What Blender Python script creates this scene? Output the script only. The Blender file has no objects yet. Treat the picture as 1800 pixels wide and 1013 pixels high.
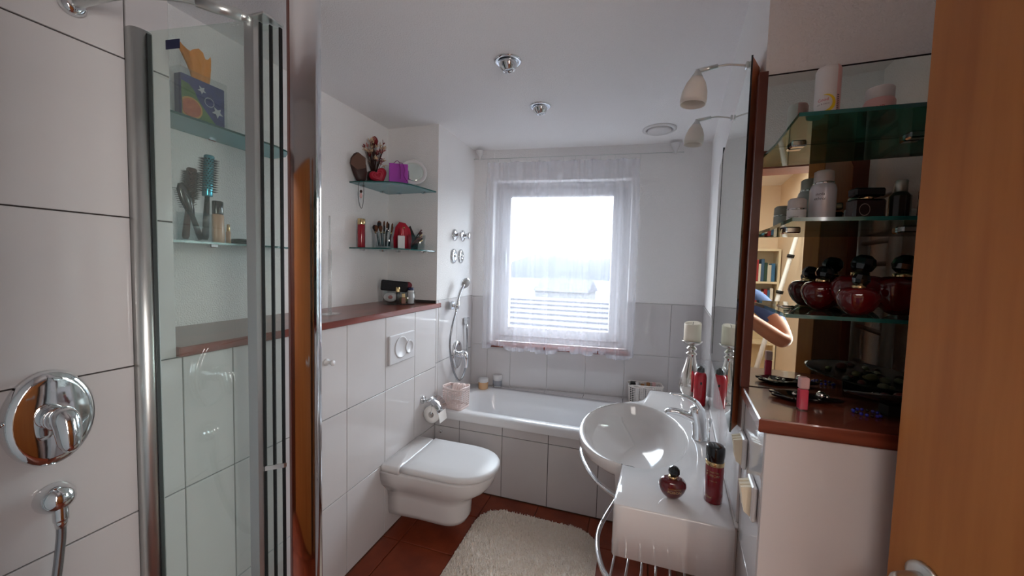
import bpy, bmesh, math, random
from mathutils import Vector, Matrix, Euler

C = bpy.context.scene.collection
SC = bpy.context.scene
random.seed(7)
PI = math.pi

# ------------------------------------------------------------------ camera
cam_d = bpy.data.cameras.new('camera')
cam_d.sensor_width = 36.0
cam_d.lens = 665.8 / 1800 * 36.0
cam_d.clip_start = 0.02
cam_d.clip_end = 3000
cam = bpy.data.objects.new('camera', cam_d)
C.objects.link(cam)
YAW, PITCH, ROLL = math.radians(-17.83), math.radians(-3.233), math.radians(-1.481)
_f = Vector((math.sin(YAW) * math.cos(PITCH), math.cos(YAW) * math.cos(PITCH), math.sin(PITCH)))
_r = Vector((math.cos(YAW), -math.sin(YAW), 0))
_d = _f.cross(_r)
_r2 = math.cos(ROLL) * _r + math.sin(ROLL) * _d
_d2 = -math.sin(ROLL) * _r + math.cos(ROLL) * _d
cam.matrix_world = Matrix(((_r2.x, -_d2.x, -_f.x, 0), (_r2.y, -_d2.y, -_f.y, 0), (_r2.z, -_d2.z, -_f.z, 1.55), (0, 0, 0, 1)))
SC.camera = cam

# ------------------------------------------------------------------ view, world, lights
SC.view_settings.view_transform = 'Standard'
SC.view_settings.look = 'None'
SC.view_settings.gamma = 1
SC.view_settings.use_curve_mapping = False
SC.view_settings.exposure = 1.85
SC.cycles.use_denoising = True
SC.cycles.max_bounces = 18
SC.cycles.diffuse_bounces = 12
SC.cycles.glossy_bounces = 6
SC.cycles.transparent_max_bounces = 24
SC.cycles.transmission_bounces = 8
SC.cycles.sample_clamp_indirect = 8
SC.cycles.caustics_reflective = True
SC.cycles.caustics_refractive = False

SKY = 5.6
HALL = 10
HALLC = 5.5
world = bpy.data.worlds.new('sky')
SC.world = world
world.use_nodes = True
nt = world.node_tree
nt.nodes.clear()
wo = nt.nodes.new('ShaderNodeOutputWorld')
bg = nt.nodes.new('ShaderNodeBackground')
tc = nt.nodes.new('ShaderNodeTexCoord')
mp = nt.nodes.new('ShaderNodeMapping')
mp.inputs['Scale'].default_value = (1, 1, 3.2)
nz = nt.nodes.new('ShaderNodeTexNoise')
nz.inputs['Scale'].default_value = 3.0
nz.inputs['Detail'].default_value = 6
cr = nt.nodes.new('ShaderNodeValToRGB')
cr.color_ramp.elements[0].position = 0.38
cr.color_ramp.elements[0].color = (0.66, 0.82, 1.0, 1)
cr.color_ramp.elements[1].position = 0.62
cr.color_ramp.elements[1].color = (1.0, 0.97, 0.94, 1)
nt.links.new(tc.outputs['Generated'], mp.inputs['Vector'])
nt.links.new(mp.outputs['Vector'], nz.inputs['Vector'])
nt.links.new(nz.outputs['Fac'], cr.inputs['Fac'])
nt.links.new(cr.outputs['Color'], bg.inputs['Color'])
bg.inputs['Strength'].default_value = SKY
nt.links.new(bg.outputs['Background'], wo.inputs['Surface'])

TB = math.radians(5.95)                    # the window wall is not square to the room
BA = Vector((-1.301, 2.945, 0))
BU = Vector((math.cos(TB), math.sin(TB), 0))
BN = Vector((-math.sin(TB), math.cos(TB), 0))   # outwards
def BP(u, d, z): return BA + BU * u + BN * d + Vector((0, 0, z))

def area(name, loc, look, sx, sy, power, color=(1, 1, 1), portal=False):
    l = bpy.data.lights.new(name, 'AREA')
    l.shape = 'RECTANGLE'; l.size = sx; l.size_y = sy; l.energy = power; l.color = color
    o = bpy.data.objects.new(name, l); C.objects.link(o)
    o.location = loc
    o.rotation_euler = Vector(look).to_track_quat('-Z', 'Y').to_euler()
    if portal: l.cycles.is_portal = True
    return o
area('window_portal', BP(0.72, 0.16, 1.58), -BN, 1.0, 1.25, 1, portal=True)
area('hall_side_fill', (0.985, -0.425, 1.55), (-1, 0.36, -0.05), 0.26, 1.3, HALL, (1.0, 0.96, 0.93))  # added fill light for the left side of the room, not a real wall lamp
area('hall_ceiling_fill', (0.3, -1.2, 2.44), (0, 0, -1), 1.0, 1.0, HALLC, (1.0, 0.95, 0.9))  # added overhead fill from the hall, no ceiling fixture behind it

# ------------------------------------------------------------------ materials
def lin(c): return tuple(((x / 255) / 12.92 if x / 255 <= 0.04045 else ((x / 255 + 0.055) / 1.055) ** 2.4) for x in c)
MATS = {}
def mat(name, rgb=(200, 200, 200), rough=0.5, metal=0.0, noise=None, bump=None, spec=0.5, coat=0.0, trans=0.0, ior=1.45, emit=None, sheen=0.0, sss=0.0):
    """noise=(scale, rgb2, stretch); bump=(scale, strength, distance)"""
    m = bpy.data.materials.new(name); m.use_nodes = True
    t = m.node_tree; b = t.nodes['Principled BSDF']
    b.inputs['Base Color'].default_value = (*lin(rgb), 1)
    b.inputs['Roughness'].default_value = rough
    b.inputs['Metallic'].default_value = metal
    b.inputs['Specular IOR Level'].default_value = spec
    b.inputs['IOR'].default_value = ior
    b.inputs['Coat Weight'].default_value = coat
    b.inputs['Coat Roughness'].default_value = 0.05
    b.inputs['Transmission Weight'].default_value = trans
    if sheen: b.inputs['Sheen Weight'].default_value = sheen
    if sss:
        b.inputs['Subsurface Weight'].default_value = sss
        b.inputs['Subsurface Radius'].default_value = (0.01, 0.006, 0.004)
    co = None
    if noise or bump:
        co = t.nodes.new('ShaderNodeTexCoord')
    if noise:
        mpn = t.nodes.new('ShaderNodeMapping'); t.links.new(co.outputs['Object'], mpn.inputs['Vector'])
        mpn.inputs['Scale'].default_value = noise[2] if len(noise) > 2 else (1, 1, 1)
        n = t.nodes.new('ShaderNodeTexNoise'); n.inputs['Scale'].default_value = noise[0]; n.inputs['Detail'].default_value = 5
        t.links.new(mpn.outputs['Vector'], n.inputs['Vector'])
        r = t.nodes.new('ShaderNodeValToRGB')
        r.color_ramp.elements[0].position = 0.35; r.color_ramp.elements[1].position = 0.68
        r.color_ramp.elements[0].color = (*lin(rgb), 1); r.color_ramp.elements[1].color = (*lin(noise[1]), 1)
        t.links.new(n.outputs['Fac'], r.inputs['Fac']); t.links.new(r.outputs['Color'], b.inputs['Base Color'])
    if bump:
        n2 = t.nodes.new('ShaderNodeTexNoise'); n2.inputs['Scale'].default_value = bump[0]; n2.inputs['Detail'].default_value = 3
        t.links.new(co.outputs['Object'], n2.inputs['Vector'])
        bp = t.nodes.new('ShaderNodeBump'); bp.inputs['Strength'].default_value = bump[1]; bp.inputs['Distance'].default_value = bump[2]
        t.links.new(n2.outputs['Fac'], bp.inputs['Height']); t.links.new(bp.outputs['Normal'], b.inputs['Normal'])
    MATS[name] = m
    return m

def thin_glass(name, tint, gloss=(1, 1, 1), rough=0.0, haze=0.0, haze_rgb=(200, 220, 215), ior=1.5):
    """see-through sheet: tinted transparency, fresnel reflection, optional frosting"""
    m = bpy.data.materials.new(name); m.use_nodes = True
    t = m.node_tree; t.nodes.clear()
    out = t.nodes.new('ShaderNodeOutputMaterial')
    tr = t.nodes.new('ShaderNodeBsdfTransparent'); tr.inputs['Color'].default_value = (*tint, 1)
    gl = t.nodes.new('ShaderNodeBsdfGlossy'); gl.inputs['Roughness'].default_value = rough; gl.inputs['Color'].default_value = (*gloss, 1)
    fr = t.nodes.new('ShaderNodeFresnel')
    ge = t.nodes.new('ShaderNodeNewGeometry'); mr = t.nodes.new('ShaderNodeMapRange')   # same reflectance on both faces of the sheet
    mr.inputs['To Min'].default_value = ior; mr.inputs['To Max'].default_value = 1 / ior
    t.links.new(ge.outputs['Backfacing'], mr.inputs['Value']); t.links.new(mr.outputs['Result'], fr.inputs['IOR'])
    mx = t.nodes.new('ShaderNodeMixShader')
    base = tr
    if haze:
        df = t.nodes.new('ShaderNodeBsdfDiffuse'); df.inputs['Color'].default_value = (*lin(haze_rgb), 1)
        tl = t.nodes.new('ShaderNodeBsdfTranslucent'); tl.inputs['Color'].default_value = (*lin(haze_rgb), 1)
        m2 = t.nodes.new('ShaderNodeMixShader'); m2.inputs[0].default_value = 0.5
        t.links.new(df.outputs[0], m2.inputs[1]); t.links.new(tl.outputs[0], m2.inputs[2])
        m3 = t.nodes.new('ShaderNodeMixShader'); m3.inputs[0].default_value = haze
        t.links.new(tr.outputs[0], m3.inputs[1]); t.links.new(m2.outputs[0], m3.inputs[2])
        base = m3
    t.links.new(fr.outputs[0], mx.inputs[0]); t.links.new(base.outputs[0], mx.inputs[1]); t.links.new(gl.outputs[0], mx.inputs[2])
    t.links.new(mx.outputs[0], out.inputs['Surface'])
    MATS[name] = m
    return m

plaster = mat('white_plaster', (238, 236, 235), 0.9, bump=(170, 0.8, 0.005))
ceil_m = mat('ceiling_plaster', (238, 236, 236), 0.95, bump=(150, 0.6, 0.006))
grout = mat('grey_grout', (64, 57, 55), 0.9)
tile_m = mat('white_glazed_tile', (208, 204, 204), 0.09, noise=(2.2, (201, 197, 197)), coat=0.3, bump=(5, 0.02, 0.01))
terra = mat('terracotta_tile', (112, 44, 22), 0.4, noise=(7, (136, 60, 32)), bump=(60, 0.15, 0.003))
floor_grout = mat('floor_grout', (120, 78, 58), 0.9)
wood_ledge = mat('red_brown_wood', (104, 42, 30), 0.28, noise=(9, (134, 62, 46), (1, 0.25, 3)), bump=(40, 0.05, 0.002), coat=0.3)
wood_ledge2 = mat('dark_red_brown_wood', (92, 38, 26), 0.25, noise=(14, (126, 62, 44), (0.3, 1.2, 3)), coat=0.35)
wood_frame = mat('brown_wood', (188, 112, 62), 0.4, noise=(20, (166, 92, 50), (4, 4, 0.4)))
wood_door = mat('orange_beech_veneer', (184, 120, 60), 0.38, noise=(7, (168, 104, 50), (5, 5, 0.35)), coat=0.15)
wood_jamb = mat('dark_mahogany', (96, 44, 30), 0.4, noise=(10, (80, 36, 26), (4, 4, 0.4)))
chrome = mat('chrome', (228, 230, 232), 0.06, 1.0)
satin = mat('satin_aluminium', (214, 217, 215), 0.33, 1.0)
ceramic = mat('white_ceramic', (214, 210, 209), 0.08, coat=0.5)
enamel = mat('white_enamel', (228, 228, 230), 0.12, coat=0.4)
plastic_w = mat('white_plastic', (216, 214, 214), 0.35)
plastic_g = mat('grey_white_plastic', (205, 203, 205), 0.3)
black = mat('black_gloss', (10, 9, 12), 0.12, coat=0.5)
blackm = mat('black_matte', (16, 15, 17), 0.6)
red_g = mat('red_gloss', (172, 8, 28), 0.18, coat=0.5)
red_d = mat('dark_red_glass', (84, 4, 10), 0.06, coat=0.8)
red_m = mat('red_leather', (168, 20, 46), 0.45)
gold = mat('pale_gold', (214, 186, 138), 0.18, 1.0)
silver = mat('antique_silver', (206, 200, 194), 0.12, 1.0, bump=(30, 0.12, 0.004))
wax = mat('cream_wax', (240, 226, 208), 0.6)
beige = mat('beige_liquid', (206, 168, 140), 0.25)
pink = mat('pink_plastic', (214, 130, 142), 0.3)
palepink = mat('pale_pink_plastic', (216, 172, 170), 0.35)
gloss_pink = mat('pink_gloss', (206, 66, 92), 0.15, coat=0.5)
purple = mat('purple_foil', (176, 74, 178), 0.22, bump=(40, 0.4, 0.006))
navy = mat('navy_blue', (16, 22, 62), 0.4)
brown_l = mat('brown_leather', (58, 34, 28), 0.5)
straw = mat('dried_straw', (206, 178, 148), 0.8)
dryred = mat('dried_red_petal', (124, 22, 26), 0.7)
dryrose = mat('dried_rose_petal', (186, 120, 116), 0.8)
bristle = mat('brown_bristle', (96, 56, 34), 0.8)
teal = mat('teal_metal', (70, 170, 190), 0.2, 0.6)
paper = mat('tissue_paper', (238, 234, 230), 0.9)
card = mat('kraft_brown', (150, 100, 62), 0.8)
orange_t = mat('orange_tissue', (238, 150, 40), 0.8)
crochet = mat('white_crochet_cotton', (232, 224, 218), 0.85)
crochet_p = mat('pinkish_crochet_cotton', (232, 214, 210), 0.85)
rug_m = mat('cream_wool', (246, 234, 222), 0.95, noise=(60, (250, 242, 232)), sheen=0.3)
_t = rug_m.node_tree; _o = _t.nodes['Material Output']; _p = _t.nodes['Principled BSDF']
_tl = _t.nodes.new('ShaderNodeBsdfTranslucent'); _tl.inputs['Color'].default_value = (0.93, 0.88, 0.82, 1)
_mx = _t.nodes.new('ShaderNodeMixShader'); _mx.inputs[0].default_value = 0.12
_t.links.new(_p.outputs[0], _mx.inputs[1]); _t.links.new(_tl.outputs[0], _mx.inputs[2]); _t.links.new(_mx.outputs[0], _o.inputs['Surface'])
skin = mat('skin', (176, 118, 92), 0.5, sss=0.1)
denim = mat('blue_cotton', (72, 92, 136), 0.85, bump=(90, 0.2, 0.003))
jeans = mat('blue_denim', (52, 74, 118), 0.9)
hair_m = mat('grey_brown_hair', (70, 58, 50), 0.7)
hallwall = mat('warm_beige_plaster', (226, 206, 182), 0.9, bump=(200, 0.3, 0.003))
hallfloor = mat('hall_parquet', (128, 84, 50), 0.4, noise=(6, (150, 100, 62), (8, 1, 1)))
cream_p = mat('cream_shelf_board', (226, 210, 180), 0.6)
dark_wall = plaster
hill_m = mat('distant_hill', (34, 37, 46), 1.0, noise=(0.05, (40, 43, 50)))
field_m = mat('pale_field', (50, 51, 52), 1.0, noise=(0.03, (62, 64, 66)))
roof_m = mat('pale_roof_tile', (50, 50, 58), 0.8)
house_m = mat('white_render', (84, 84, 86), 0.9)
mirror_m = mat('mirror_silver', (228, 238, 230), 0.005, 1.0)
glass_sh = thin_glass('shower_glass', (0.93, 0.97, 0.945), haze=0.05, haze_rgb=(200, 220, 208))
glass_win = thin_glass('window_glass', (0.95, 0.97, 0.97))
glass_clear = thin_glass('clear_glass', (0.93, 0.95, 0.95), ior=1.5)
glass_teal = thin_glass('frosted_teal_glass', (0.36, 0.70, 0.72), haze=0.62, haze_rgb=(104, 190, 202))
glass_green = thin_glass('green_shelf_glass', (0.22, 0.48, 0.40), haze=0.24, haze_rgb=(52, 116, 100))
glass_edge = mat('glass_edge_green', (24, 84, 80), 0.15, coat=0.5)
glass_clear3 = thin_glass('pale_shelf_glass', (0.62, 0.78, 0.74), haze=0.08, haze_rgb=(120, 160, 150), ior=1.6)
glass_purple = thin_glass('purple_film', (0.72, 0.34, 0.74), haze=0.4, haze_rgb=(190, 90, 190))
shade_m = mat('frosted_white_shade', (226, 220, 212), 0.5, sss=0.2)

def curtain_mat(name, alpha, rgb):
    m = bpy.data.materials.new(name); m.use_nodes = True
    t = m.node_tree; t.nodes.clear()
    out = t.nodes.new('ShaderNodeOutputMaterial')
    tr = t.nodes.new('ShaderNodeBsdfTransparent')
    df = t.nodes.new('ShaderNodeBsdfDiffuse'); df.inputs['Color'].default_value = (*lin(rgb), 1)
    tl = t.nodes.new('ShaderNodeBsdfTranslucent'); tl.inputs['Color'].default_value = (*lin(rgb), 1)
    a = t.nodes.new('ShaderNodeMixShader'); a.inputs[0].default_value = 0.12
    b = t.nodes.new('ShaderNodeMixShader'); b.inputs[0].default_value = alpha
    t.links.new(df.outputs[0], a.inputs[1]); t.links.new(tl.outputs[0], a.inputs[2])
    t.links.new(tr.outputs[0], b.inputs[1]); t.links.new(a.outputs[0], b.inputs[2])
    t.links.new(b.outputs[0], out.inputs['Surface'])
    return m
voile = curtain_mat('white_voile', 0.33, (236, 236, 244))

# ------------------------------------------------------------------ mesh helpers
class G:
    def __init__(s):
        s.v = []; s.f = []; s.m = []; s.cur = 0; s.sm = []
    def mi(s, i): s.cur = i; return s
    def add(s, vs, fs, smooth=True):
        o = len(s.v)
        s.v += [Vector(v) for v in vs]
        for f in fs:
            s.f.append([i + o for i in f]); s.m.append(s.cur); s.sm.append(smooth)
        return s
    def box(s, x0, y0, z0, x1, y1, z1, b=0.0, M=None):
        """axis box with chamfered edges when b > 0"""
        if b <= 0:
            vs = [(x, y, z) for x in (x0, x1) for y in (y0, y1) for z in (z0, z1)]
            fs = [(0, 1, 3, 2), (4, 6, 7, 5), (0, 4, 5, 1), (2, 3, 7, 6), (0, 2, 6, 4), (1, 5, 7, 3)]
        else:
            vs = []; idx = {}
            for ix, x in ((0, x0), (1, x1)):
                for iy, y in ((0, y0), (1, y1)):
                    for iz, z in ((0, z0), (1, z1)):
                        sx = 1 if ix == 0 else -1; sy = 1 if iy == 0 else -1; sz = 1 if iz == 0 else -1
                        idx[(ix, iy, iz, 'x')] = len(vs); vs.append((x, y + sy * b, z + sz * b))
                        idx[(ix, iy, iz, 'y')] = len(vs); vs.append((x + sx * b, y, z + sz * b))
                        idx[(ix, iy, iz, 'z')] = len(vs); vs.append((x + sx * b, y + sy * b, z))
            fs = []
            for i in (0, 1):
                q = [(0, 0), (1, 0), (1, 1), (0, 1)]
                if i == 0: q = q[::-1]
                fs.append([idx[(i, a, c, 'x')] for a, c in q])
                fs.append([idx[(a, i, c, 'y')] for a, c in q[::-1]])
                fs.append([idx[(a, c, i, 'z')] for a, c in q])
            for a in (0, 1):
                for c in (0, 1):
                    fs.append([idx[(0, a, c, 'y')], idx[(1, a, c, 'y')], idx[(1, a, c, 'z')], idx[(0, a, c, 'z')]])
                    fs.append([idx[(a, 0, c, 'x')], idx[(a, 1, c, 'x')], idx[(a, 1, c, 'z')], idx[(a, 0, c, 'z')]])
                    fs.append([idx[(a, c, 0, 'x')], idx[(a, c, 1, 'x')], idx[(a, c, 1, 'y')], idx[(a, c, 0, 'y')]])
                    for e in (0, 1):
                        fs.append([idx[(a, c, e, 'x')], idx[(a, c, e, 'y')], idx[(a, c, e, 'z')]])
        if M: vs = [M @ Vector(v) for v in vs]
        return s.add(vs, fs, False)
    def prism(s, poly, z0, z1, b=0.0):
        n = len(poly)
        if b <= 0:
            rings = [[(x, y, z0) for x, y in poly], [(x, y, z1) for x, y in poly]]
        else:
            cx = sum(p[0] for p in poly) / n; cy = sum(p[1] for p in poly) / n
            def ins(p, d):
                v = Vector((cx - p[0], cy - p[1])); l = v.length
                return (p[0] + v.x / l * d, p[1] + v.y / l * d)
            pi_ = [ins(p, b) for p in poly]
            rings = [[(x, y, z0) for x, y in pi_], [(x, y, z0 + b) for x, y in poly], [(x, y, z1 - b) for x, y in poly], [(x, y, z1) for x, y in pi_]]
        return s.loft(rings, True, True, smooth=False)
    def loft(s, rings, cap0=False, cap1=False, closed=True, smooth=True):
        n = len(rings[0]); vs = [v for r in rings for v in r]; fs = []
        for i in range(len(rings) - 1):
            for j in range(n if closed else n - 1):
                k = (j + 1) % n
                fs.append((i * n + j, i * n + k, (i + 1) * n + k, (i + 1) * n + j))
        if cap0: fs.append(tuple(range(n))[::-1])
        if cap1: fs.append(tuple((len(rings) - 1) * n + j for j in range(n)))
        return s.add(vs, fs, smooth)
    def lathe(s, prof, o=(0, 0, 0), seg=24, M=None, sx=1, sy=1, smooth=True):
        rings = []
        for r, z in prof:
            rings.append([Vector((max(r, 1e-5) * math.cos(2 * PI * k / seg) * sx, max(r, 1e-5) * math.sin(2 * PI * k / seg) * sy, z)) for k in range(seg)])
        o = Vector(o)
        rings = [[(M @ v if M else v) + o for v in r] for r in rings]
        return s.loft(rings, True, True, smooth=smooth)
    def cyl(s, p0, p1, r0, r1=None, seg=16, smooth=True):
        p0 = Vector(p0); p1 = Vector(p1); d = p1 - p0
        M = d.to_track_quat('Z', 'Y').to_matrix()
        return s.lathe([(r0, 0), (r0 if r1 is None else r1, d.length)], p0, seg, M, smooth=smooth)
    def tube(s, pts, r, seg=10, cap=True, flat=None):
        pts = [Vector(p) for p in pts]; n = len(pts)
        rr = r if isinstance(r, (list, tuple)) else [r] * n
        t = [(pts[min(i + 1, n - 1)] - pts[max(i - 1, 0)]).normalized() for i in range(n)]
        up = Vector((0, 0, 1)) if abs(t[0].z) < 0.9 else Vector((0, 1, 0))
        a = t[0].cross(up).normalized(); rings = []
        for i in range(n):
            a = (a - t[i] * a.dot(t[i])).normalized(); b = t[i].cross(a)
            rings.append([pts[i] + a * math.cos(2 * PI * k / seg) * rr[i] + b * math.sin(2 * PI * k / seg) * rr[i] * (flat or 1) for k in range(seg)])
        return s.loft(rings, cap, cap)
    def ball(s, c, rx, ry=None, rz=None, seg=16, rings=10, M=None):
        ry = rx if ry is None else ry; rz = rx if rz is None else rz
        prof = [(math.sin(PI * i / rings), -math.cos(PI * i / rings)) for i in range(rings + 1)]
        S = Matrix.Diagonal((rx, ry, rz))
        return s.lathe(prof, c, seg, (M @ S) if M else S)
    def mesh(s, name):
        me = bpy.data.meshes.new(name)
        me.from_pydata([tuple(v) for v in s.v], [], s.f)
        me.polygons.foreach_set('use_smooth', s.sm)
        me.polygons.foreach_set('material_index', s.m)
        me.update()
        bm = bmesh.new(); bm.from_mesh(me)
        bmesh.ops.recalc_face_normals(bm, faces=bm.faces); bm.to_mesh(me); bm.free()
        return me

def smooth_path(pts, n=8):
    pts = [Vector(p) for p in pts]; out = []
    P = [pts[0]] + pts + [pts[-1]]
    for i in range(1, len(P) - 2):
        p0, p1, p2, p3 = P[i - 1], P[i], P[i + 1], P[i + 2]
        for k in range(n):
            t = k / n
            out.append(0.5 * ((2 * p1) + (-p0 + p2) * t + (2 * p0 - 5 * p1 + 4 * p2 - p3) * t * t + (-p0 + 3 * p1 - 3 * p2 + p3) * t ** 3))
    out.append(pts[-1]); return out

def rrect(cx, cy, hx, hy, r, n=6):
    out = []
    for k, (sx, sy) in enumerate(((1, 1), (-1, 1), (-1, -1), (1, -1))):
        for i in range(n + 1):
            a = PI / 2 * (k + i / n)
            out.append((cx + sx * (hx - r) + r * math.cos(a), cy + sy * (hy - r) + r * math.sin(a)))
    return out

def obj(name, g, m, parent=None, world=False):
    me = g.mesh(name) if isinstance(g, G) else g
    for mm in (m if isinstance(m, (list, tuple)) else [m]): me.materials.append(mm)
    o = bpy.data.objects.new(name, me); C.objects.link(o)
    if parent:
        o.parent = parent
        if world:
            base = parent.location.copy()
            if parent.parent: base += parent.parent.location
            me.transform(Matrix.Translation(-base))
    return o
def tag(o, label, cat, group=None, kind=None):
    o['label'] = label; o['category'] = cat
    if group: o['group'] = group
    if kind: o['kind'] = kind
    return o
def thing(name, label, cat, loc=(0, 0, 0), rz=0, group=None, kind=None):
    o = bpy.data.objects.new(name, None); C.objects.link(o)
    o.empty_display_size = 0.05
    o.location = loc; o.rotation_euler = (0, 0, rz)
    return tag(o, label, cat, group, kind)
def struct(name, g, m, label, cat):
    o = obj(name, g, m); return tag(o, label, cat, kind='structure')
def kids(o): return [c for c in bpy.data.objects if c.parent == o]
def dup(root, loc, rz=0, label=None, scale=None):
    r = root.copy(); C.objects.link(r); r.location = loc; r.rotation_euler = (0, 0, rz)
    if label: r['label'] = label
    if scale: r.scale = (scale,) * 3
    for ch in kids(root):
        c = ch.copy(); C.objects.link(c); c.parent = r
        for gch in kids(ch):
            d = gch.copy(); C.objects.link(d); d.parent = c
    return r
def text_geo(s, size, depth=0.0):
    cu = bpy.data.curves.new('lettering', 'FONT'); cu.body = s; cu.size = size; cu.extrude = depth
    cu.align_x = 'CENTER'; cu.align_y = 'CENTER'; cu.resolution_u = 3
    to = bpy.data.objects.new('lettering', cu); C.objects.link(to)
    dg = bpy.context.evaluated_depsgraph_get(); dg.update()
    me = bpy.data.meshes.new_from_object(to.evaluated_get(dg))
    bpy.data.objects.remove(to); bpy.data.curves.remove(cu)
    return me
def wrap_text(s, size, r, zc, ang, m, parent, name='lettering'):
    """lettering wrapped round an upright cylinder, centred at angle ang"""
    me = text_geo(s, size)
    for v in me.vertices:
        a = ang + v.co.x / r
        v.co = Vector((r * math.cos(a), r * math.sin(a), zc + v.co.y))
    return obj(name, me, m, parent)
def flat_text(s, size, M, m, parent, name='lettering'):
    me = text_geo(s, size); me.transform(M)
    return obj(name, me, m, parent)

# ------------------------------------------------------------------ room shell
XL = -1.30
def W(y): return 0.302 + (y - 1.16) * 0.1029       # basin wall line
TW = math.atan(0.1029)
CEIL = 2.5

g = G(); g.box(-1.9, -0.16, -0.12, 1.15, 3.6, -0.008)
floor = struct('floor', g, floor_grout, 'terracotta tiled bathroom floor', 'floor')
g = G(); g.box(-1.9, -0.16, CEIL, 1.15, 3.6, CEIL + 0.12)
ceiling = struct('ceiling', g, ceil_m, 'white rough-plastered ceiling', 'ceiling')

# left wall: lower block, full-height block beside the shower, block beside the bath, niche back
g = G()
g.mi(1).box(-1.9, -0.16, 0, XL - 0.006, 2.335, 1.25)
g.mi(1).box(-1.9, -0.16, 1.25, XL - 0.006, 0.765, CEIL)
g.mi(1).box(-1.9, 2.335, 0, XL - 0.006, 3.35, 1.3)
g.mi(0).box(-1.9, 2.335, 1.3, XL, 3.35, CEIL)
g.mi(0).box(-1.9, 0.765, 1.25, -1.70, 2.335, CEIL)
wall_left = struct('wall_left', g, [plaster, grout], 'left wall with white tiles, tall niche and rough white plaster', 'wall')

# window wall
U0, U1, ZS, ZT = 0.172, 1.268, 0.905, 2.25
def bbox_u(g, u0, u1, d0, d1, z0, z1, b=0.0):
    M = Matrix(((BU.x, BN.x, 0, BA.x), (BU.y, BN.y, 0, BA.y), (0, 0, 1, 0), (0, 0, 0, 1)))
    g.box(u0, d0, z0, u1, d1, z1, b, M)
g = G()
for i, (a, b, c, d) in enumerate([(-0.6, U0, 0, CEIL), (U1, 2.6, 0, CEIL), (U0, U1, 0, ZS - 0.025), (U0, U1, ZT, CEIL)]):
    
    if c < 1.29 and d > 1.295:
        g.mi(1); bbox_u(g, a, b, 0.0, 0.28, c, 1.294); g.mi(0); bbox_u(g, a, b, -0.004, 0.28, 1.296, d)
    else:
        g.mi(1 if d < 1 else 0); bbox_u(g, a, b, 0.0, 0.28, max(c, 0), d)
wall_back = struct('wall_back', g, [plaster], 'far wall with the curtained window, plaster over white tiles', 'wall')

# basin wall with the half wall in front of it
g = G(); g.prism([(W(3.2) , 3.2), (W(1.16), 1.16), (0.95, 1.16 - 0.648 * math.tan(math.radians(3.5))), (1.15, 1.1), (1.15, 3.2)], 1.296, CEIL)
g.mi(1).prism([(W(3.2) , 3.2), (W(1.16), 1.16), (0.95, 1.16 - 0.648 * math.tan(math.radians(3.5))), (1.15, 1.1), (1.15, 3.2)], 0, 1.296)
wall_right = struct('wall_right', g, [plaster, grout], 'right wall that steps out beside the washbasin', 'wall')
g = G(); g.prism([(W(0.912) + 0.006, 0.918), (0.95, 0.918), (0.95, 1.14), (W(1.16) + 0.006, 1.158)], 0, 1.215)
obj('half_wall', g, grout, wall_right)
g = G(); g.box(0.92, -0.01, 0, 1.15, 1.12, CEIL)
struct('wall_right_near', g, plaster, 'white wall with the towel radiator behind the open door', 'wall')
# doorway wall (behind the camera)
DX0, DX1, DH = -0.12, 0.80, 2.085
g = G(); g.box(-1.9, -0.16, 0, DX0 - 0.02, -0.01, CEIL); g.box(DX1 + 0.02, -0.16, 0, 1.15, -0.01, CEIL); g.box(DX0 - 0.02, -0.16, DH + 0.02, DX1 + 0.02, -0.01, CEIL)
struct('wall_front', g, plaster, 'white wall round the bathroom doorway', 'wall')

# ------------------------------------------------------------------ tiles
TCACHE = {}
def tile_mesh(w, h):
    k = (round(w, 4), round(h, 4))
    if k not in TCACHE:
        g = G(); e = 0.0012; t = 0.0065
        g.loft([[(0, t, 0), (w, t, 0), (w, t, h), (0, t, h)],
                [(0, e, 0), (w, e, 0), (w, e, h), (0, e, h)],
                [(e, 0, e), (w - e, 0, e), (w - e, 0, h - e), (e, 0, h - e)]], False, True, smooth=False)
        me = g.mesh('tile'); me.materials.append(tile_m); TCACHE[k] = me
    return TCACHE[k]
GAP = 0.0036
def tiles(parent, org, rz, us, vs, skip=None):
    ux, uy = math.cos(rz), math.sin(rz)
    for i in range(len(us) - 1):
        for j in range(len(vs) - 1):
            if skip and skip(0.5 * (us[i] + us[i + 1]), 0.5 * (vs[j] + vs[j + 1])): continue
            o = bpy.data.objects.new('tile', tile_mesh(us[i + 1] - us[i] - GAP, vs[j + 1] - vs[j] - GAP))
            C.objects.link(o); o.parent = parent
            o.location = (org[0] + ux * (us[i] + GAP / 2), org[1] + uy * (us[i] + GAP / 2), vs[j] + GAP / 2)
            o.rotation_euler = (0, 0, rz)
R90 = PI / 2
ys = [-0.005, 0.07, 0.367, 0.664, 0.78, 0.932, 1.19, 1.476, 1.773, 2.07, 2.335]
tiles(wall_left, (XL, 0), R90, ys, [0.0, 0.42, 0.836, 1.25])
tiles(wall_left, (XL, 0), R90, [-0.005, 0.07, 0.367, 0.664, 0.765], [1.25, 1.655, 2.07, 2.497])
tiles(wall_left, (XL, 0), R90, [2.335, 2.367, 2.66, 2.944], [0.0, 0.42, 0.858, 1.305])
ub = [0.004, 0.148, 0.346, 0.656, 0.963, 1.263, 1.588, 1.812]
tiles(wall_back, (BA.x, BA.y - 0.0066), TB, ub, [0.0, 0.548, 0.89, 1.295], lambda u, v: v > 0.89 and U0 - 0.03 < u < U1 + 0.0)
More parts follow.
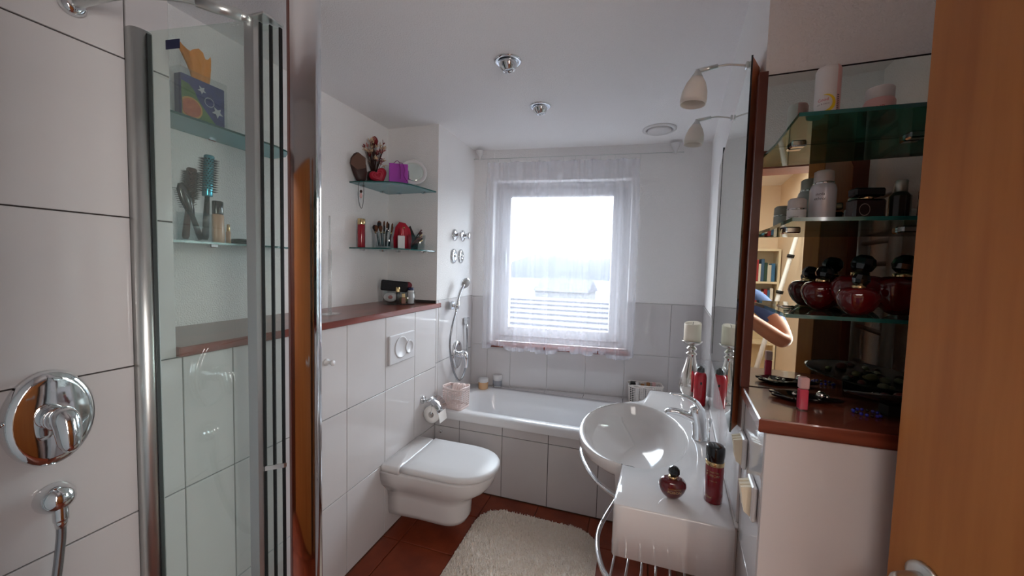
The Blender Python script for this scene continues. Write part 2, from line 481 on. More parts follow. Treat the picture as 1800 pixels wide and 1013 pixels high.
# narrow cut tiles either side of the window
tiles(wall_back, (BA.x, BA.y - 0.0066), TB, [0.148, U0 - 0.003], [0.89, 1.295])
Lw = 2.0 / math.cos(TW)
us = [0.0, 0.2, 0.5, 0.8, 1.1, 1.4, 1.7, 1.985]
tiles(wall_right, (W(3.133) - 0.0066, 3.133), -PI / 2 - TW, us, [0.0, 0.42, 0.85, 1.295])
tiles(wall_right, (W(1.158), 1.158), -PI / 2 - TW, [0.0, 0.2445], [0.0, 0.42, 0.836, 1.215])
tiles(wall_right, (W(0.912), 0.912), 0.0, [0.0, 0.34, 0.64], [0.0, 0.42, 0.836, 1.215])

# floor tiles
FC = {}
def slab_mesh(w, d, t, m):
    k = (round(w, 3), round(d, 3), m.name)
    if k not in FC:
        g = G(); e = 0.002
        g.loft([[(0, 0, -t), (w, 0, -t), (w, d, -t), (0, d, -t)], [(0, 0, -e), (w, 0, -e), (w, d, -e), (0, d, -e)], [(e, e, 0), (w - e, e, 0), (w - e, d - e, 0), (e, d - e, 0)]], False, True, smooth=False)
        me = g.mesh('tile'); me.materials.append(m); FC[k] = me
    return FC[k]
def slabs(parent, xs, yy, z, t, m, gap=0.005, M=None):
    for i in range(len(xs) - 1):
        for j in range(len(yy) - 1):
            o = bpy.data.objects.new('tile', slab_mesh(xs[i + 1] - xs[i] - gap, yy[j + 1] - yy[j] - gap, t, m)); C.objects.link(o)
            o.parent = parent; o.location = (xs[i] + gap / 2, yy[j] + gap / 2, z)
slabs(floor, [-1.298, -1.19, -0.86, -0.53, -0.20, 0.13, 0.262, 0.46, 0.79, 0.918], [-0.005, 0.11, 0.44, 0.77, 0.91], 0, 0.008, terra)
slabs(floor, [-1.298, -1.19, -0.86, -0.53, -0.20, 0.13, 0.27], [0.91, 1.10, 1.43, 1.76, 2.09, 2.33], 0, 0.008, terra)

# ------------------------------------------------------------------ ledge boards
g = G(); g.box(-1.70, 0.766, 1.25, XL + 0.012, 2.385, 1.281, 0.003)
tag(obj('ledge_board', g, wood_ledge), 'long red-brown wooden ledge board on the left tiled wall', 'ledge')
g = G(); g.prism([(W(0.912) - 0.014, 0.905), (0.919, 0.905), (0.919, 1.118), (W(1.155) - 0.012, 1.156)], 1.215, 1.245, 0.003)
tag(obj('ledge_board', g, wood_ledge2), 'dark red-brown wooden ledge board under the glass shelves', 'ledge')

# ------------------------------------------------------------------ window
win = thing('window_1', 'white framed window behind the sheer curtain', 'window', (0, 0, 0), kind='structure')
g = G()
for a, b, c, d in [(U0, U0 + 0.06, ZS, ZT), (U1 - 0.06, U1, ZS, ZT), (U0 + 0.06, U1 - 0.06, ZS, ZS + 0.06), (U0 + 0.06, U1 - 0.06, ZT - 0.06, ZT)]:
    bbox_u(g, a, b, 0.10, 0.17, c, d, 0.004)
obj('window_frame', g, plastic_w, win)
g = G(); gu0, gu1, gz0, gz1 = 0.301, 1.133, 1.037, 2.137
for a, b, c, d in [(U0 + 0.05, gu0, ZS + 0.05, ZT - 0.05), (gu1, U1 - 0.05, ZS + 0.05, ZT - 0.05), (gu0, gu1, ZS + 0.05, gz0), (gu0, gu1, gz1, ZT - 0.05)]:
    bbox_u(g, a, b, 0.085, 0.15, c, d, 0.005)
sash = obj('window_sash', g, plastic_w, win)
g = G(); bbox_u(g, gu0 - 0.01, gu1 + 0.01, 0.120, 0.126, gz0 - 0.01, gz1 + 0.01)
obj('window_pane', g, glass_win, sash)
g = G(); bbox_u(g, gu0 - 0.045, gu0 - 0.02, 0.04, 0.055, 1.52, 1.66, 0.005); bbox_u(g, gu0 - 0.04, gu0 - 0.025, 0.05, 0.088, 1.63, 1.65, 0.003)
obj('window_handle', g, satin, sash)
g = G(); bbox_u(g, U0 - 0.03, U1 + 0.03, -0.035, 0.0, ZS - 0.028, ZS, 0.004); bbox_u(g, U0 + 0.001, U1 - 0.001, -0.01, 0.10, ZS - 0.025, ZS)
tag(obj('trim_1', g, wood_ledge), 'red-brown window sill board', 'sill', kind='structure')

# ------------------------------------------------------------------ world outside
g = G(); rows = []
for j in range(9):
    y = 330 + j * 40
    rows.append([(-420 + i * 30, y, -14 + math.sin(j / 8 * PI) * (26 + 7 * math.sin(i * 0.7) + 4 * math.sin(i * 1.9 + 1)) - 1) for i in range(32)])
g.loft(rows, closed=False)
tag(obj('wooded_hill', g, hill_m), 'hazy blue-grey wooded hill on the skyline', 'hill', kind='structure')
g = G(); g.box(-600, 6, -9.2, 500, 900, -9)
tag(obj('meadow', g, field_m), 'pale open ground below the window', 'ground', kind='structure')
for k, (x, y, w, d, h, ang) in enumerate([(-36, 74, 14, 9, 6.5, 0.2), (-14, 82, 11, 9, 5.6, -0.1), (-58, 88, 16, 10, 6.4, 0.1), (2, 92, 12, 9, 6.0, 0.25)]):
    t = thing('house', ['white house with pale roof left of the window centre', 'white house at the middle of the view', 'long white house far left in the view', 'white house right in the view'][k], 'house', (x, y, -9), ang)
    g = G(); g.box(-w / 2, -d / 2, 0, w / 2, d / 2, h); hw = obj('wall', g, house_m, t)
    g = G(); g.loft([[(-w / 2 - .4, -d / 2 - .5, h), (-w / 2 - .4, 0, h + 2.6), (-w / 2 - .4, d / 2 + .5, h)], [(w / 2 + .4, -d / 2 - .5, h), (w / 2 + .4, 0, h + 2.6), (w / 2 + .4, d / 2 + .5, h)]], True, True, smooth=False); obj('roof', g, roof_m, t)
    for i in range(3):
        g = G(); g.box(-w / 2 + (i + 0.6) * w / 4, -d / 2 - 0.05, h * 0.45, -w / 2 + (i + 0.6) * w / 4 + 1.1, -d / 2 + 0.02, h * 0.45 + 1.3); obj('window', g, navy, hw)
# neighbouring roof seen through the lower half of the pane
nb = thing('neighbouring_roof', 'pale grey tiled roof close below the window', 'roof', (-3.0, 9.0, 0))
g = G(); g.loft([[(-9, -3.5, -2.6), (9, -3.5, -2.6)], [(-9, 9, 0.1), (9, 9, 0.1)], [(-9, 12, -1.2), (9, 12, -1.2)], [(-9, 12, -8.9), (9, 12, -8.9)]], closed=False, smooth=False); obj('roof_slab', g, roof_m, nb)
me = None
for i in range(20):
    g = G(); y0 = -3.5 + i * 0.62; z0 = -2.6 + (y0 + 3.5) * 0.216
    g.loft([[(-9, y0, z0 + 0.03), (9, y0, z0 + 0.03)], [(-9, y0, z0 + 0.09), (9, y0, z0 + 0.09)], [(-9, y0 + 0.62, z0 + 0.16), (9, y0 + 0.62, z0 + 0.16)]], closed=False, smooth=False)
    obj('tile_course', g, roof_m, nb)

# ------------------------------------------------------------------ hall behind the camera
g = G(); g.box(-1.6, -2.75, -0.12, 1.2, -0.16, 0.0); struct('floor_hall', g, hallfloor, 'wooden hall floor beyond the doorway', 'floor')
g = G(); g.box(-1.6, -2.75, CEIL, 1.2, -0.16, CEIL + 0.1); struct('ceiling_hall', g, ceil_m, 'white hall ceiling', 'ceiling')
g = G(); g.box(1.01, -2.75, 0, 1.15, -0.16, CEIL); struct('wall_hall_right', g, hallwall, 'warm beige hall wall seen in the mirror', 'wall')
g = G(); g.box(-1.6, -2.75, 0, 1.15, -2.62, CEIL); struct('wall_hall_back', g, hallwall, 'beige hall end wall behind the bookcase', 'wall')
g = G(); g.box(-1.72, -2.75, 0, -1.6, -0.16, CEIL); struct('wall_hall_left', g, hallwall, 'beige hall wall', 'wall')

door = thing('door_1', 'orange-brown wooden door standing open into the bathroom', 'door', (DX1 - 0.015, 0.017, 0), kind='structure')
LD = Vector((0.469 - door.location.x, 0.86 - door.location.y, 0)); LW = LD.length; LD.normalize()
LN = Vector((-LD.y, LD.x, 0))           # far side of the leaf
if LN.y < 0: LN = -LN
Md = Matrix(((LD.x, LN.x, 0, 0), (LD.y, LN.y, 0, 0), (0, 0, 1, 0), (0, 0, 0, 1)))
g = G(); g.box(0.004, 0.0, 0.012, LW, 0.040, 2.06, 0.002, Md); leaf = obj('door_leaf', g, wood_door, door)
g = G()
HL = LW - 0.06
g.lathe([(0.026, 0), (0.026, 0.006), (0.02, 0.009)], Md @ Vector((HL, 0, 1.04)), 24, Md.to_3x3() @ Matrix.Rotation(PI / 2, 3, 'X'))
g.tube([Md @ Vector(p) for p in smooth_path([(HL, -0.004, 1.04), (HL, -0.045, 1.04), (HL - 0.012, -0.058, 1.04), (HL - 0.04, -0.06, 1.04), (HL - 0.13, -0.058, 1.04)], 5)], 0.0105, 12)
obj('door_handle', g, satin, leaf)
g = G()
g.box(DX0 - 0.02, -0.17, 0, DX0, 0.0, DH + 0.02, 0.002); g.box(DX1, -0.17, 0, DX1 + 0.02, 0.0, DH + 0.02, 0.002); g.box(DX0, -0.17, DH, DX1, 0.0, DH + 0.02, 0.002)
g.box(DX0 - 0.09, -0.01, 0, DX0 - 0.005, 0.006, DH + 0.09, 0.003); g.box(DX1 + 0.004, -0.01, 0, DX1 + 0.09, 0.006, DH + 0.09, 0.003); g.box(DX0 - 0.005, -0.01, DH + 0.004, DX1 + 0.004, 0.006, DH + 0.09, 0.003)
for v in g.v: v -= door.location
obj('door_frame', g, wood_jamb, door)

# bookcase and leaning pole in the hall (seen only in the mirror)
bc = thing('bookcase', 'cream bookcase of books in the hall, seen in the mirror', 'bookcase', (0.62, -2.48, 0))
g = G(); g.box(-0.38, -0.13, 0, -0.36, 0.13, 1.80); g.box(0.36, -0.13, 0, 0.38, 0.13, 1.80); g.box(-0.38, -0.14, 0, 0.38, -0.13, 1.80); obj('case', g, cream_p, bc)
for z in (0.02, 0.42, 0.80, 1.14, 1.44, 1.78):
    g = G(); g.box(-0.36, -0.13, z, 0.36, 0.13, z + 0.022); obj('shelf', g, cream_p, bc)
bcol = [(44, 70, 60), (206, 200, 186), (60, 110, 150), (36, 36, 42), (196, 186, 170), (90, 140, 170), (150, 40, 44), (222, 214, 200), (60, 90, 120)]
bname = ['dark green', 'cream', 'blue', 'black', 'beige', 'light blue', 'red', 'ivory', 'steel blue']
ORD = ['first', 'second', 'third', 'fourth', 'fifth', 'sixth', 'seventh', 'eighth', 'ninth', 'tenth', 'eleventh', 'twelfth', 'thirteenth', 'fourteenth', 'fifteenth', 'sixteenth', 'seventeenth', 'eighteenth']
bmats = [mat('book_cloth', c, 0.6) for c in bcol]
for z, lab in ((1.462, 'book on the second shelf of the hall bookcase'), (1.162, 'book on the third shelf of the hall bookcase')):
    x = 0.03; k = 0
    while x < 0.32:
        w = random.uniform(0.018, 0.034); h = random.uniform(0.17, 0.24)
        g = G(); g.box(0, -0.08, 0, w, 0.08, h, 0.002)
        o = obj('book', g, bmats[k % 9] if z > 1.3 else bmats[(k * 5 + 6) % 9]); o.location = (0.62 + x, -2.46, z)
        ci = k % 9 if z > 1.3 else (k * 5 + 6) % 9
        tag(o, '%s book, %s from the left on the %s shelf of the hall bookcase' % (bname[ci], ORD[k], 'second' if z > 1.3 else 'third'), 'book', 'books in the hall bookcase'); x += w + 0.001; k += 1
g = G(); pts = []
pp0 = Vector((0.60, -1.62, 0.01)); pp1 = Vector((0.985, -1.62, 1.96))
pl = thing('telescopic_pole', 'white telescopic pole with black clamps leaning on the hall wall', 'pole', pp0)
g.cyl((0, 0, 0), pp1 - pp0, 0.022, 0.016); obj('tube', g, plastic_w, pl)
for t in (0.70, 0.86):
    g = G(); q = (pp1 - pp0) * t; g.cyl(q, q + (pp1 - pp0) * 0.014, 0.027); obj('clamp', g, blackm, pl)

# towel radiator behind the door
tr = thing('towel_radiator', 'white tube towel radiator behind the open door', 'radiator', (0.855, 0.30, 0.55))
for y in (-0.20, 0.10):
    g = G(); g.cyl((0, y, 0), (0, y, 1.35), 0.019); obj('upright', g, plastic_w, tr)
for i in range(14):
    g = G(); z = 0.06 + i * 0.093 + (0.06 if i > 6 else 0); g.cyl((0.0, -0.19, z), (0.0, 0.09, z), 0.010, seg=10); obj('rung', g, plastic_w, tr)
for y in (-0.2, 0.10):
    for z in (0.1, 1.25):
        g = G(); g.cyl((0, y, z), (0.065, y, z), 0.008); obj('bracket', g, plastic_w, tr)

# ------------------------------------------------------------------ bathtub
tub = thing('bathtub', 'white built-in bathtub under the window', 'bathtub', (-0.44, 2.63, 0))
def tubring(x0, x1, y0, y1, r, z): return [(x, y, z) for x, y in rrect((x0 + x1) / 2, (y0 + y1) / 2, (x1 - x0) / 2, (y1 - y0) / 2, r, 8)]
xr = W(2.6) - 0.012
rings = [tubring(-1.296, xr, 2.318, 2.935, 0.012, 0.485), tubring(-1.296, xr, 2.316, 2.935, 0.014, 0.528), tubring(-1.294, xr, 2.322, 2.933, 0.018, 0.540),
         tubring(-1.215, xr - 0.07, 2.385, 2.882, 0.20, 0.541), tubring(-1.205, xr - 0.08, 2.394, 2.874, 0.20, 0.536), tubring(-1.19, xr - 0.09, 2.405, 2.865, 0.20, 0.515),
         tubring(-1.13, xr - 0.14, 2.43, 2.84, 0.19, 0.36), tubring(-1.06, xr - 0.2, 2.455, 2.815, 0.18, 0.2), tubring(-1.0, xr - 0.26, 2.49, 2.78, 0.15, 0.135), tubring(-0.9, xr - 0.36, 2.56, 2.71, 0.07, 0.12)]
g = G(); g.loft(rings, False, True)
obj('tub_shell', g, enamel, tub, True)
g = G(); g.lathe([(0.03, 0), (0.03, 0.004), (0.02, 0.006)], (-0.80, 2.635, 0.121), 20); obj('drain', g, chrome, tub, True)

g = G(); g.box(-1.298, 2.337, 0, W(2.36) - 0.008, 2.35, 0.483)
panel = struct('trim_2', g, grout, 'tiled front panel of the bathtub', 'bath panel')
xs = [-1.297, -1.106, -0.792, -0.479, -0.163, 0.152, 0.412]
tiles(panel, (0, 2.3305), 0.0, xs, [0.004, 0.421, 0.4835])
g = G(); g.prism([(-1.298, 2.936), (0.44, 2.936), (0.49, 3.122), (-1.29, 2.938)], 0.0, 0.534)
deck = struct('trim_3', g, grout, 'tiled ledge between the bathtub and the window wall', 'ledge')
E_ = [-1.29, -0.957, -0.655, -0.345, -0.045, 0.27, 0.484]
for i in range(6):
    x0, x1 = E_[i] + 0.0015, E_[i + 1] - 0.0015
    yb = lambda x: BA.y + (x - BA.x) * math.tan(TB) - 0.009
    g = G(); g.prism([(x0, 2.937), (x1, 2.937), (x1, yb(x1)), (x0, max(yb(x0), 2.9385))], 0.534, 0.5425); obj('tile', g, tile_m, deck)

# ------------------------------------------------------------------ toilet
toilet = thing('toilet', 'white wall-hung toilet with closed lid', 'toilet', (XL, 1.925, 0))
def dring(xf, hw, z, x0=0.001, rx=None, n=14, hwb=None):
    rx = min(xf - x0 - 0.02, hw * 1.25) if rx is None else rx; hwb = hw if hwb is None else hwb
    pts = [(x0, -hwb, z), (x0 + (xf - rx - x0) * 0.25, -(hwb * 0.7 + hw * 0.3), z), (x0 + (xf - rx - x0) * 0.6, -hw, z)]
    for i in range(n + 1):
        a = -PI / 2 + PI * i / n
        c, s_ = math.cos(a), math.sin(a)
        pts.append((xf - rx + rx * abs(c) ** 0.85, hw * math.copysign(abs(s_) ** 0.9, s_), z))
    pts += [(x0 + (xf - rx - x0) * 0.6, hw, z), (x0 + (xf - rx - x0) * 0.25, (hwb * 0.7 + hw * 0.3), z), (x0, hwb, z)]
    return pts
g = G()
prof = [(0.42, 0.085, 0.092, 0.095), (0.445, 0.10, 0.10, 0.11), (0.46, 0.112, 0.13, 0.118), (0.465, 0.115, 0.215, 0.122), (0.475, 0.122, 0.245, 0.128), (0.525, 0.142, 0.275, 0.150), (0.572, 0.162, 0.310, 0.180), (0.598, 0.178, 0.345, 0.193), (0.606, 0.186, 0.385, 0.198), (0.604, 0.186, 0.396, 0.198)]
g.loft([dring(a, b, z, hwb=c) for a, b, z, c in prof], True, True)
obj('bowl', g, ceramic, toilet)
g = G(); g.loft([[(x, y, z) for x, y in rrect(0.062, 0, 0.061, hy, 0.012, 4)] for hy, z in ((0.196, 0.394), (0.196, 0.424))] + [[(x, y, 0.434) for x, y in rrect(0.062, 0, 0.056, 0.186, 0.012, 4)]], True, True)
obj('rear_deck', g, ceramic, toilet)
g = G(); g.loft([dring(0.60 - d, 0.182 - d, z, 0.132) for d, z in ((0.004, 0.398), (0.004, 0.405))], True, True); obj('seat', g, plastic_w, toilet)
g = G(); g.loft([dring(0.625 - d, 0.196 - d, z, 0.127 + d * 0.5) for d, z in ((0.006, 0.407), (0.0, 0.412), (0.0, 0.428), (0.004, 0.436), (0.016, 0.4415), (0.10, 0.4435))], True, True); obj('lid', g, plastic_w, toilet)
for s_ in (-1, 1):
    g = G(); g.cyl((0.126, s_ * 0.10 - 0.03, 0.42), (0.126, s_ * 0.10 + 0.03, 0.42), 0.010, seg=10); obj('hinge', g, plastic_w, toilet)

fp = thing('flush_plate', 'grey-white flush plate with two round buttons above the toilet', 'flush plate', (XL, 1.92, 1.057))
RX = Matrix.Rotation(PI / 2, 3, 'Y')
def lathe_x(g, prof, y, z, seg=32, x=0.0): return g.lathe(prof, (x, y, z), seg, RX)   # axis along +x (out of left wall)
g = G(); g.box(0.0, -0.128, -0.084, 0.014, 0.128, 0.084, 0.004); fpl = obj('plate', g, plastic_g, fp)
g = G(); lathe_x(g, [(0.064, 0.013), (0.064, 0.017), (0.058, 0.018), (0.055, 0.0155)], -0.018, 0.004); obj('large_button', g, plastic_g, fpl)
g = G(); lathe_x(g, [(0.040, 0.014), (0.040, 0.020), (0.036, 0.0215), (0.033, 0.018)], 0.062, -0.008); obj('small_button', g, plastic_g, fpl)

tp = thing('toilet_paper_holder', 'chrome toilet paper holder with cover flap', 'paper holder', (XL, 2.19, 0.645))
g = G(); lathe_x(g, [(0.026, 0), (0.026, 0.008), (0.02, 0.012)], -0.02, 0.01, 20); obj('rose', g, chrome, tp)
g = G(); g.tube(smooth_path([(0.008, -0.02, 0.01), (0.05, -0.02, 0.01), (0.07, -0.02, -0.02), (0.066, -0.02, -0.075), (0.066, -0.01, -0.082), (0.066, 0.09, -0.082)], 5), 0.005, 8); obj('arm', g, chrome, tp)
g = G(); sec = [(0.036, 0.012), (0.062, 0.006), (0.092, -0.016), (0.115, -0.045), (0.121, -0.066)]
rings = []
for x, z in sec: rings.append([(x, -0.036, z), (x, 0.095, z), (x + 0.002, 0.095, z + 0.003), (x + 0.002, -0.036, z + 0.003)])
g.loft(rings, True, True); g.cyl((0.04, -0.036, 0.01), (0.04, 0.095, 0.01), 0.009); obj('flap', g, chrome, tp)
rl = thing('toilet_roll', 'toilet paper roll with a hanging end on the chrome holder', 'toilet paper', (XL + 0.066, 2.215, 0.563))
g = G(); n = 36; rings = []
for r, y in ((0.019, -0.05), (0.056, -0.05), (0.056, 0.05), (0.019, 0.05)):
    rings.append([(r * math.cos(2 * PI * k / n), y, r * math.sin(2 * PI * k / n)) for k in range(n)])
g.loft(rings + [rings[0]]); obj('roll', g, paper, rl)
g = G(); n = 24; rings = [[(r * math.cos(2 * PI * k / n), y, r * math.sin(2 * PI * k / n)) for k in range(n)] for r, y in ((0.0195, -0.051), (0.0195, 0.051))]; g.loft(rings); obj('cardboard_core', g, card, rl)
g = G(); pts = [(0.0575 * math.cos(a), 0.0575 * math.sin(a)) for a in (1.2, 0.8, 0.4, 0.05)] + [(0.062, -0.02), (0.066, -0.05)]
g.loft([[(x, -0.049, z), (x, 0.049, z)] for x, z in pts], closed=False); obj('paper_end', g, paper, rl)
g = G(); lathe_x(g, [(0.016, 0), (0.016, 0.005), (0.008, 0.006), (0.007, 0.03), (0.012, 0.033), (0.012, 0.04)], 0, 0, 16)
o = obj('wall_hook', g, plastic_w); o.location = (XL, 1.345, 1.10); tag(o, 'small white hook on the tiles below the ledge board', 'hook')

# small valve at the bath panel corner
g = G(); g.lathe([(0.010, 0), (0.010, 0.012), (0.006, 0.016)], (0, 0, 0), 12, Matrix.Rotation(PI / 2, 3, 'X'))
o = obj('inspection_screw', g, chrome); o.location = (-1.245, 2.330, 0.385); tag(o, 'small chrome screw cap on the bath panel beside the wall', 'screw cap')

# ------------------------------------------------------------------ bath fittings on the left wall
mx = thing('bath_mixer', 'chrome single-lever bath mixer on an oval plate', 'mixer tap', (XL, 2.66, 0.855))
def oval_plate(g, a, b, t):
    n = 36; rings = []
    for s_, x in ((1, 0), (1, t * 0.5), (0.95, t * 0.9), (0.80, t), (0.3, t * 1.05)):
        rings.append([(x, a * s_ * math.cos(2 * PI * k / n), b * s_ * math.sin(2 * PI * k / n)) for k in range(n)])
    g.loft(rings, True, True)
g = G(); oval_plate(g, 0.072, 0.112, 0.02); obj('plate', g, chrome, mx)
def lever(parent, L=0.085, k=1.0):
    g = G(); g.cyl((0.015, 0, 0.0), (0.062 * k, 0, 0.0), 0.031 * k, 0.028 * k, 24); obj('neck', g, chrome, parent)
    g = G(); g.ball((0.068 * k, 0, 0.004), 0.030 * k, 0.034 * k, 0.036 * k, 20, 12)
    g.tube(smooth_path([(0.068 * k, 0, 0.012), (0.090 * k, 0, 0.008), (0.105 * k, 0, -0.02), (0.110 * k, 0, -0.05), (0.108 * k, 0, -L)], 5),
           [r * k for r in [0.026, 0.027, 0.028, 0.029, 0.0295, 0.030, 0.030, 0.030, 0.029, 0.0285, 0.028, 0.027, 0.026, 0.025, 0.024, 0.023, 0.022, 0.021, 0.020, 0.019, 0.016]], 16)
    obj('lever', g, chrome, parent)
lever(mx, 0.10, 0.8)

hh = thing('shower_holder', 'chrome wall bracket holding the bath hand shower', 'holder', (XL, 2.53, 1.25))
g = G(); g.box(0, -0.026, -0.032, 0.03, 0.026, 0.032, 0.006); obj('wall_block', g, chrome, hh)
g = G(); g.cyl((0.02, 0, 0), (0.05, 0.0, 0.0), 0.014); g.lathe([(0.017, -0.028), (0.021, 0.028), (0.017, 0.028), (0.014, -0.028)], (0.062, 0.0, 0.004), 20, Matrix.Rotation(math.radians(-18), 3, 'X')); obj('cradle', g, chrome, hh)
hs = thing('hand_shower', 'chrome hand shower hanging above the bathtub', 'hand shower', (XL + 0.062, 2.53, 1.25))
g = G(); g.tube(smooth_path([(0, -0.013, -0.045), (0, 0.0, 0.0), (0.0, 0.025, 0.06), (0.004, 0.055, 0.115), (0.012, 0.085, 0.155)], 4), [0.009 + 0.004 * i / 16 for i in range(17)], 12); obj('handle', g, chrome, hs)
hd = Vector((0.80, -0.35, -0.42)).normalized()
g = G(); Mh = hd.to_track_quat('Z', 'Y').to_matrix()
g.lathe([(0.014, -0.03), (0.03, -0.022), (0.042, -0.006), (0.043, 0.006), (0.038, 0.010)], (0.018, 0.10, 0.165), 24, Mh); hsh = obj('spray_head', g, chrome, hs)
g = G(); g.lathe([(0.036, 0.009), (0.035, 0.0115), (0.004, 0.0125)], (0.018, 0.10, 0.165), 24, Mh); obj('spray_face', g, mat('grey_spray_face', (150, 146, 142), 0.5), hsh)
so = thing('hose_outlet', 'chrome wall outlet feeding the bath shower hose', 'outlet', (XL, 2.80, 1.10))
g = G(); g.box(0, -0.024, -0.030, 0.038, 0.024, 0.030, 0.007); obj('cover', g, chrome, so)
g = G(); g.cyl((0.022, 0, -0.03), (0.022, 0, -0.055), 0.010); obj('nut', g, chrome, so)
hose_m = mat('metal_shower_hose', (168, 170, 174), 0.25, 1.0)
g = G(); g.tube(smooth_path([(-1.238, 2.515, 1.205), (-1.24, 2.46, 1.10), (-1.25, 2.45, 0.98), (-1.252, 2.49, 0.82), (-1.256, 2.585, 0.69), (-1.262, 2.67, 0.655), (-1.268, 2.75, 0.70), (-1.272, 2.80, 0.82), (-1.278, 2.81, 0.95), (-1.278, 2.80, 1.045)], 8), 0.0075, 10)
tag(obj('shower_hose', g, hose_m), 'chrome hose looping from the bath hand shower', 'hose')
for i, (y, z, lab) in enumerate([(2.596, 1.776, 'chrome stop valve knob, left of the upper pair above the bath'), (2.735, 1.782, 'chrome stop valve knob, right of the upper pair above the bath')]):
    t = thing('stop_valve', lab, 'valve', (XL, y, z), group='stop valve knobs above the bath')
    g = G(); lathe_x(g, [(0.046, 0), (0.045, 0.006), (0.030, 0.014), (0.016, 0.017)], 0, 0, 24); obj('rose', g, chrome, t)
    g = G(); lathe_x(g, [(0.014, 0.014), (0.014, 0.035), (0.024, 0.040), (0.026, 0.056), (0.020, 0.063), (0.006, 0.065)], 0, 0, 20); obj('knob', g, chrome, t)
for i, (y, z, lab) in enumerate([(2.583, 1.618, 'flat chrome valve cover, left of the lower pair above the bath'), (2.705, 1.620, 'flat chrome valve cover, right of the lower pair above the bath')]):
    t = thing('valve_cover', lab, 'valve', (XL, y, z), group='flat valve covers above the bath')
    n = 32; g = G(); g.loft([[(x, a * math.cos(2 * PI * k / n), b * math.sin(2 * PI * k / n)) for k in range(n)] for a, b, x in ((0.046, 0.056, 0), (0.045, 0.055, 0.008), (0.030, 0.038, 0.016), (0.018, 0.022, 0.010))], True, True); obj('rose', g, chrome, t)
    g = G(); lathe_x(g, [(0.012, 0.008), (0.012, 0.022), (0.009, 0.025)], 0, 0, 16); obj('stub', g, chrome, t)

# crocheted storage baskets
def weave(w, d, h, nx, ny, nz, flare=0.0, hole=0.26):
    """four netted sides with real holes, plus a floor"""
    g = G()
    per = rrect(0, 0, w / 2, d / 2, min(w, d) * 0.18, 3)
    loop = []; L = []
    n = len(per); tot = 0
    for i in range(n):
        a, b = Vector(per[i]), Vector(per[(i + 1) % n]); L.append((tot, a, b)); tot += (b - a).length
    m = 2 * (nx + ny)
    def at(t):
        t = (t % 1.0) * tot
        for s0, a, b in reversed(L):
            if t >= s0: return a + (b - a).normalized() * (t - s0)
    def P(i, j):
        q = at(i / m) * (1 + flare * j / nz); z = h * j / nz
        return Vector((q.x, q.y, z + 0.004 * math.sin(i * 0.9) * (j / nz)))
    for i in range(m):
        for j in range(nz):
            a, b, c, d_ = P(i, j), P(i + 1, j), P(i + 1, j + 1), P(i, j + 1)
            cen = (a + b + c + d_) / 4
            if j in (0, nz - 1): g.add([a, b, c, d_], [(0, 1, 2, 3)]); continue
            inn = [p + (cen - p) * hole for p in (a, b, c, d_)]
            g.add([a, b, c, d_] + inn, [(0, 1, 5, 4), (1, 2, 6, 5), (2, 3, 7, 6), (3, 0, 4, 7)])
    g.add([(p[0], p[1], 0.001) for p in per], [tuple(range(n))])
    return g
def weave_obj(name, g, m, parent):
    o = obj(name, g, m, parent)
    md = o.modifiers.new('thickness', 'SOLIDIFY'); md.thickness = 0.0022; md.offset = 0
    return o
bk = thing('crochet_basket', 'square pinkish-white crocheted basket on the near left bathtub rim', 'basket', (-1.175, 2.415, 0.5415), math.radians(-8))
weave_obj('woven_body', weave(0.155, 0.13, 0.145, 10, 9, 10, 0.05), crochet_p, bk)
g = G(); per = rrect(0, 0, 0.081, 0.068, 0.03, 5); g.tube([(x, y, 0.146 + 0.006 * math.sin(3 * i / 5)) for i, (x, y) in enumerate(per)] + [(per[0][0], per[0][1], 0.146)], 0.005, 8); obj('rim_cord', g, crochet_p, bk)
bl = thing('folded_cloth', 'pale pink cloth tucked in the left crocheted basket', 'cloth', (-1.16, 2.42, 0.60))
g = G()
for k in range(4):
    g.tube(smooth_path([(-0.035 + k * 0.02, -0.03, 0.03), (-0.03 + k * 0.022, 0.0, 0.098 + 0.006 * (k % 2)), (-0.02 + k * 0.02, 0.035, 0.05)], 5), 0.012, 8)
obj('cloth', g, crochet_p, bl)
bk2 = thing('crochet_basket', 'white crocheted basket of toiletries behind the washbasin', 'basket', (0.115, 3.015, 0.5435), math.radians(6))
weave_obj('woven_body', weave(0.235, 0.105, 0.135, 15, 7, 10, 0.06), crochet, bk2)
g = G(); per = rrect(0, 0, 0.124, 0.056, 0.02, 5); g.tube([(x, y, 0.137 + 0.005 * math.sin(2 * i / 5)) for i, (x, y) in enumerate(per)] + [(per[0][0], per[0][1], 0.137)], 0.0045, 8); obj('rim_cord', g, crochet, bk2)
capb = mat('brown_cap', (150, 96, 44), 0.3)
for k, (dx, dy, h, m1, m2, lab) in enumerate([(-0.06, -0.015, 0.150, plastic_w, plastic_w, 'white-capped bottle in the toiletries basket'), (-0.02, 0.0, 0.135, plastic_w, capb, 'white bottle with brown cap left in the toiletries basket'), (0.02, 0.005, 0.148, plastic_w, capb, 'white bottle with brown cap right in the toiletries basket'), (0.06, 0.01, 0.150, plastic_w, palepink, 'pale bottle at the right end of the toiletries basket')]):
    t = thing('toiletry_bottle', lab, 'bottle', (0.115 + dx, 3.015 + dy + dx * 0.1, 0.546), group='bottles in the toiletries basket')
    g = G(); g.lathe([(0.017, 0), (0.018, 0.004), (0.018, h - 0.035), (0.012, h - 0.026)], seg=16); obj('body', g, m1, t)
    g = G(); g.lathe([(0.0125, h - 0.027), (0.0135, h - 0.025), (0.0135, h), (0.011, h + 0.003)], seg=16); obj('cap', g, m2, t)
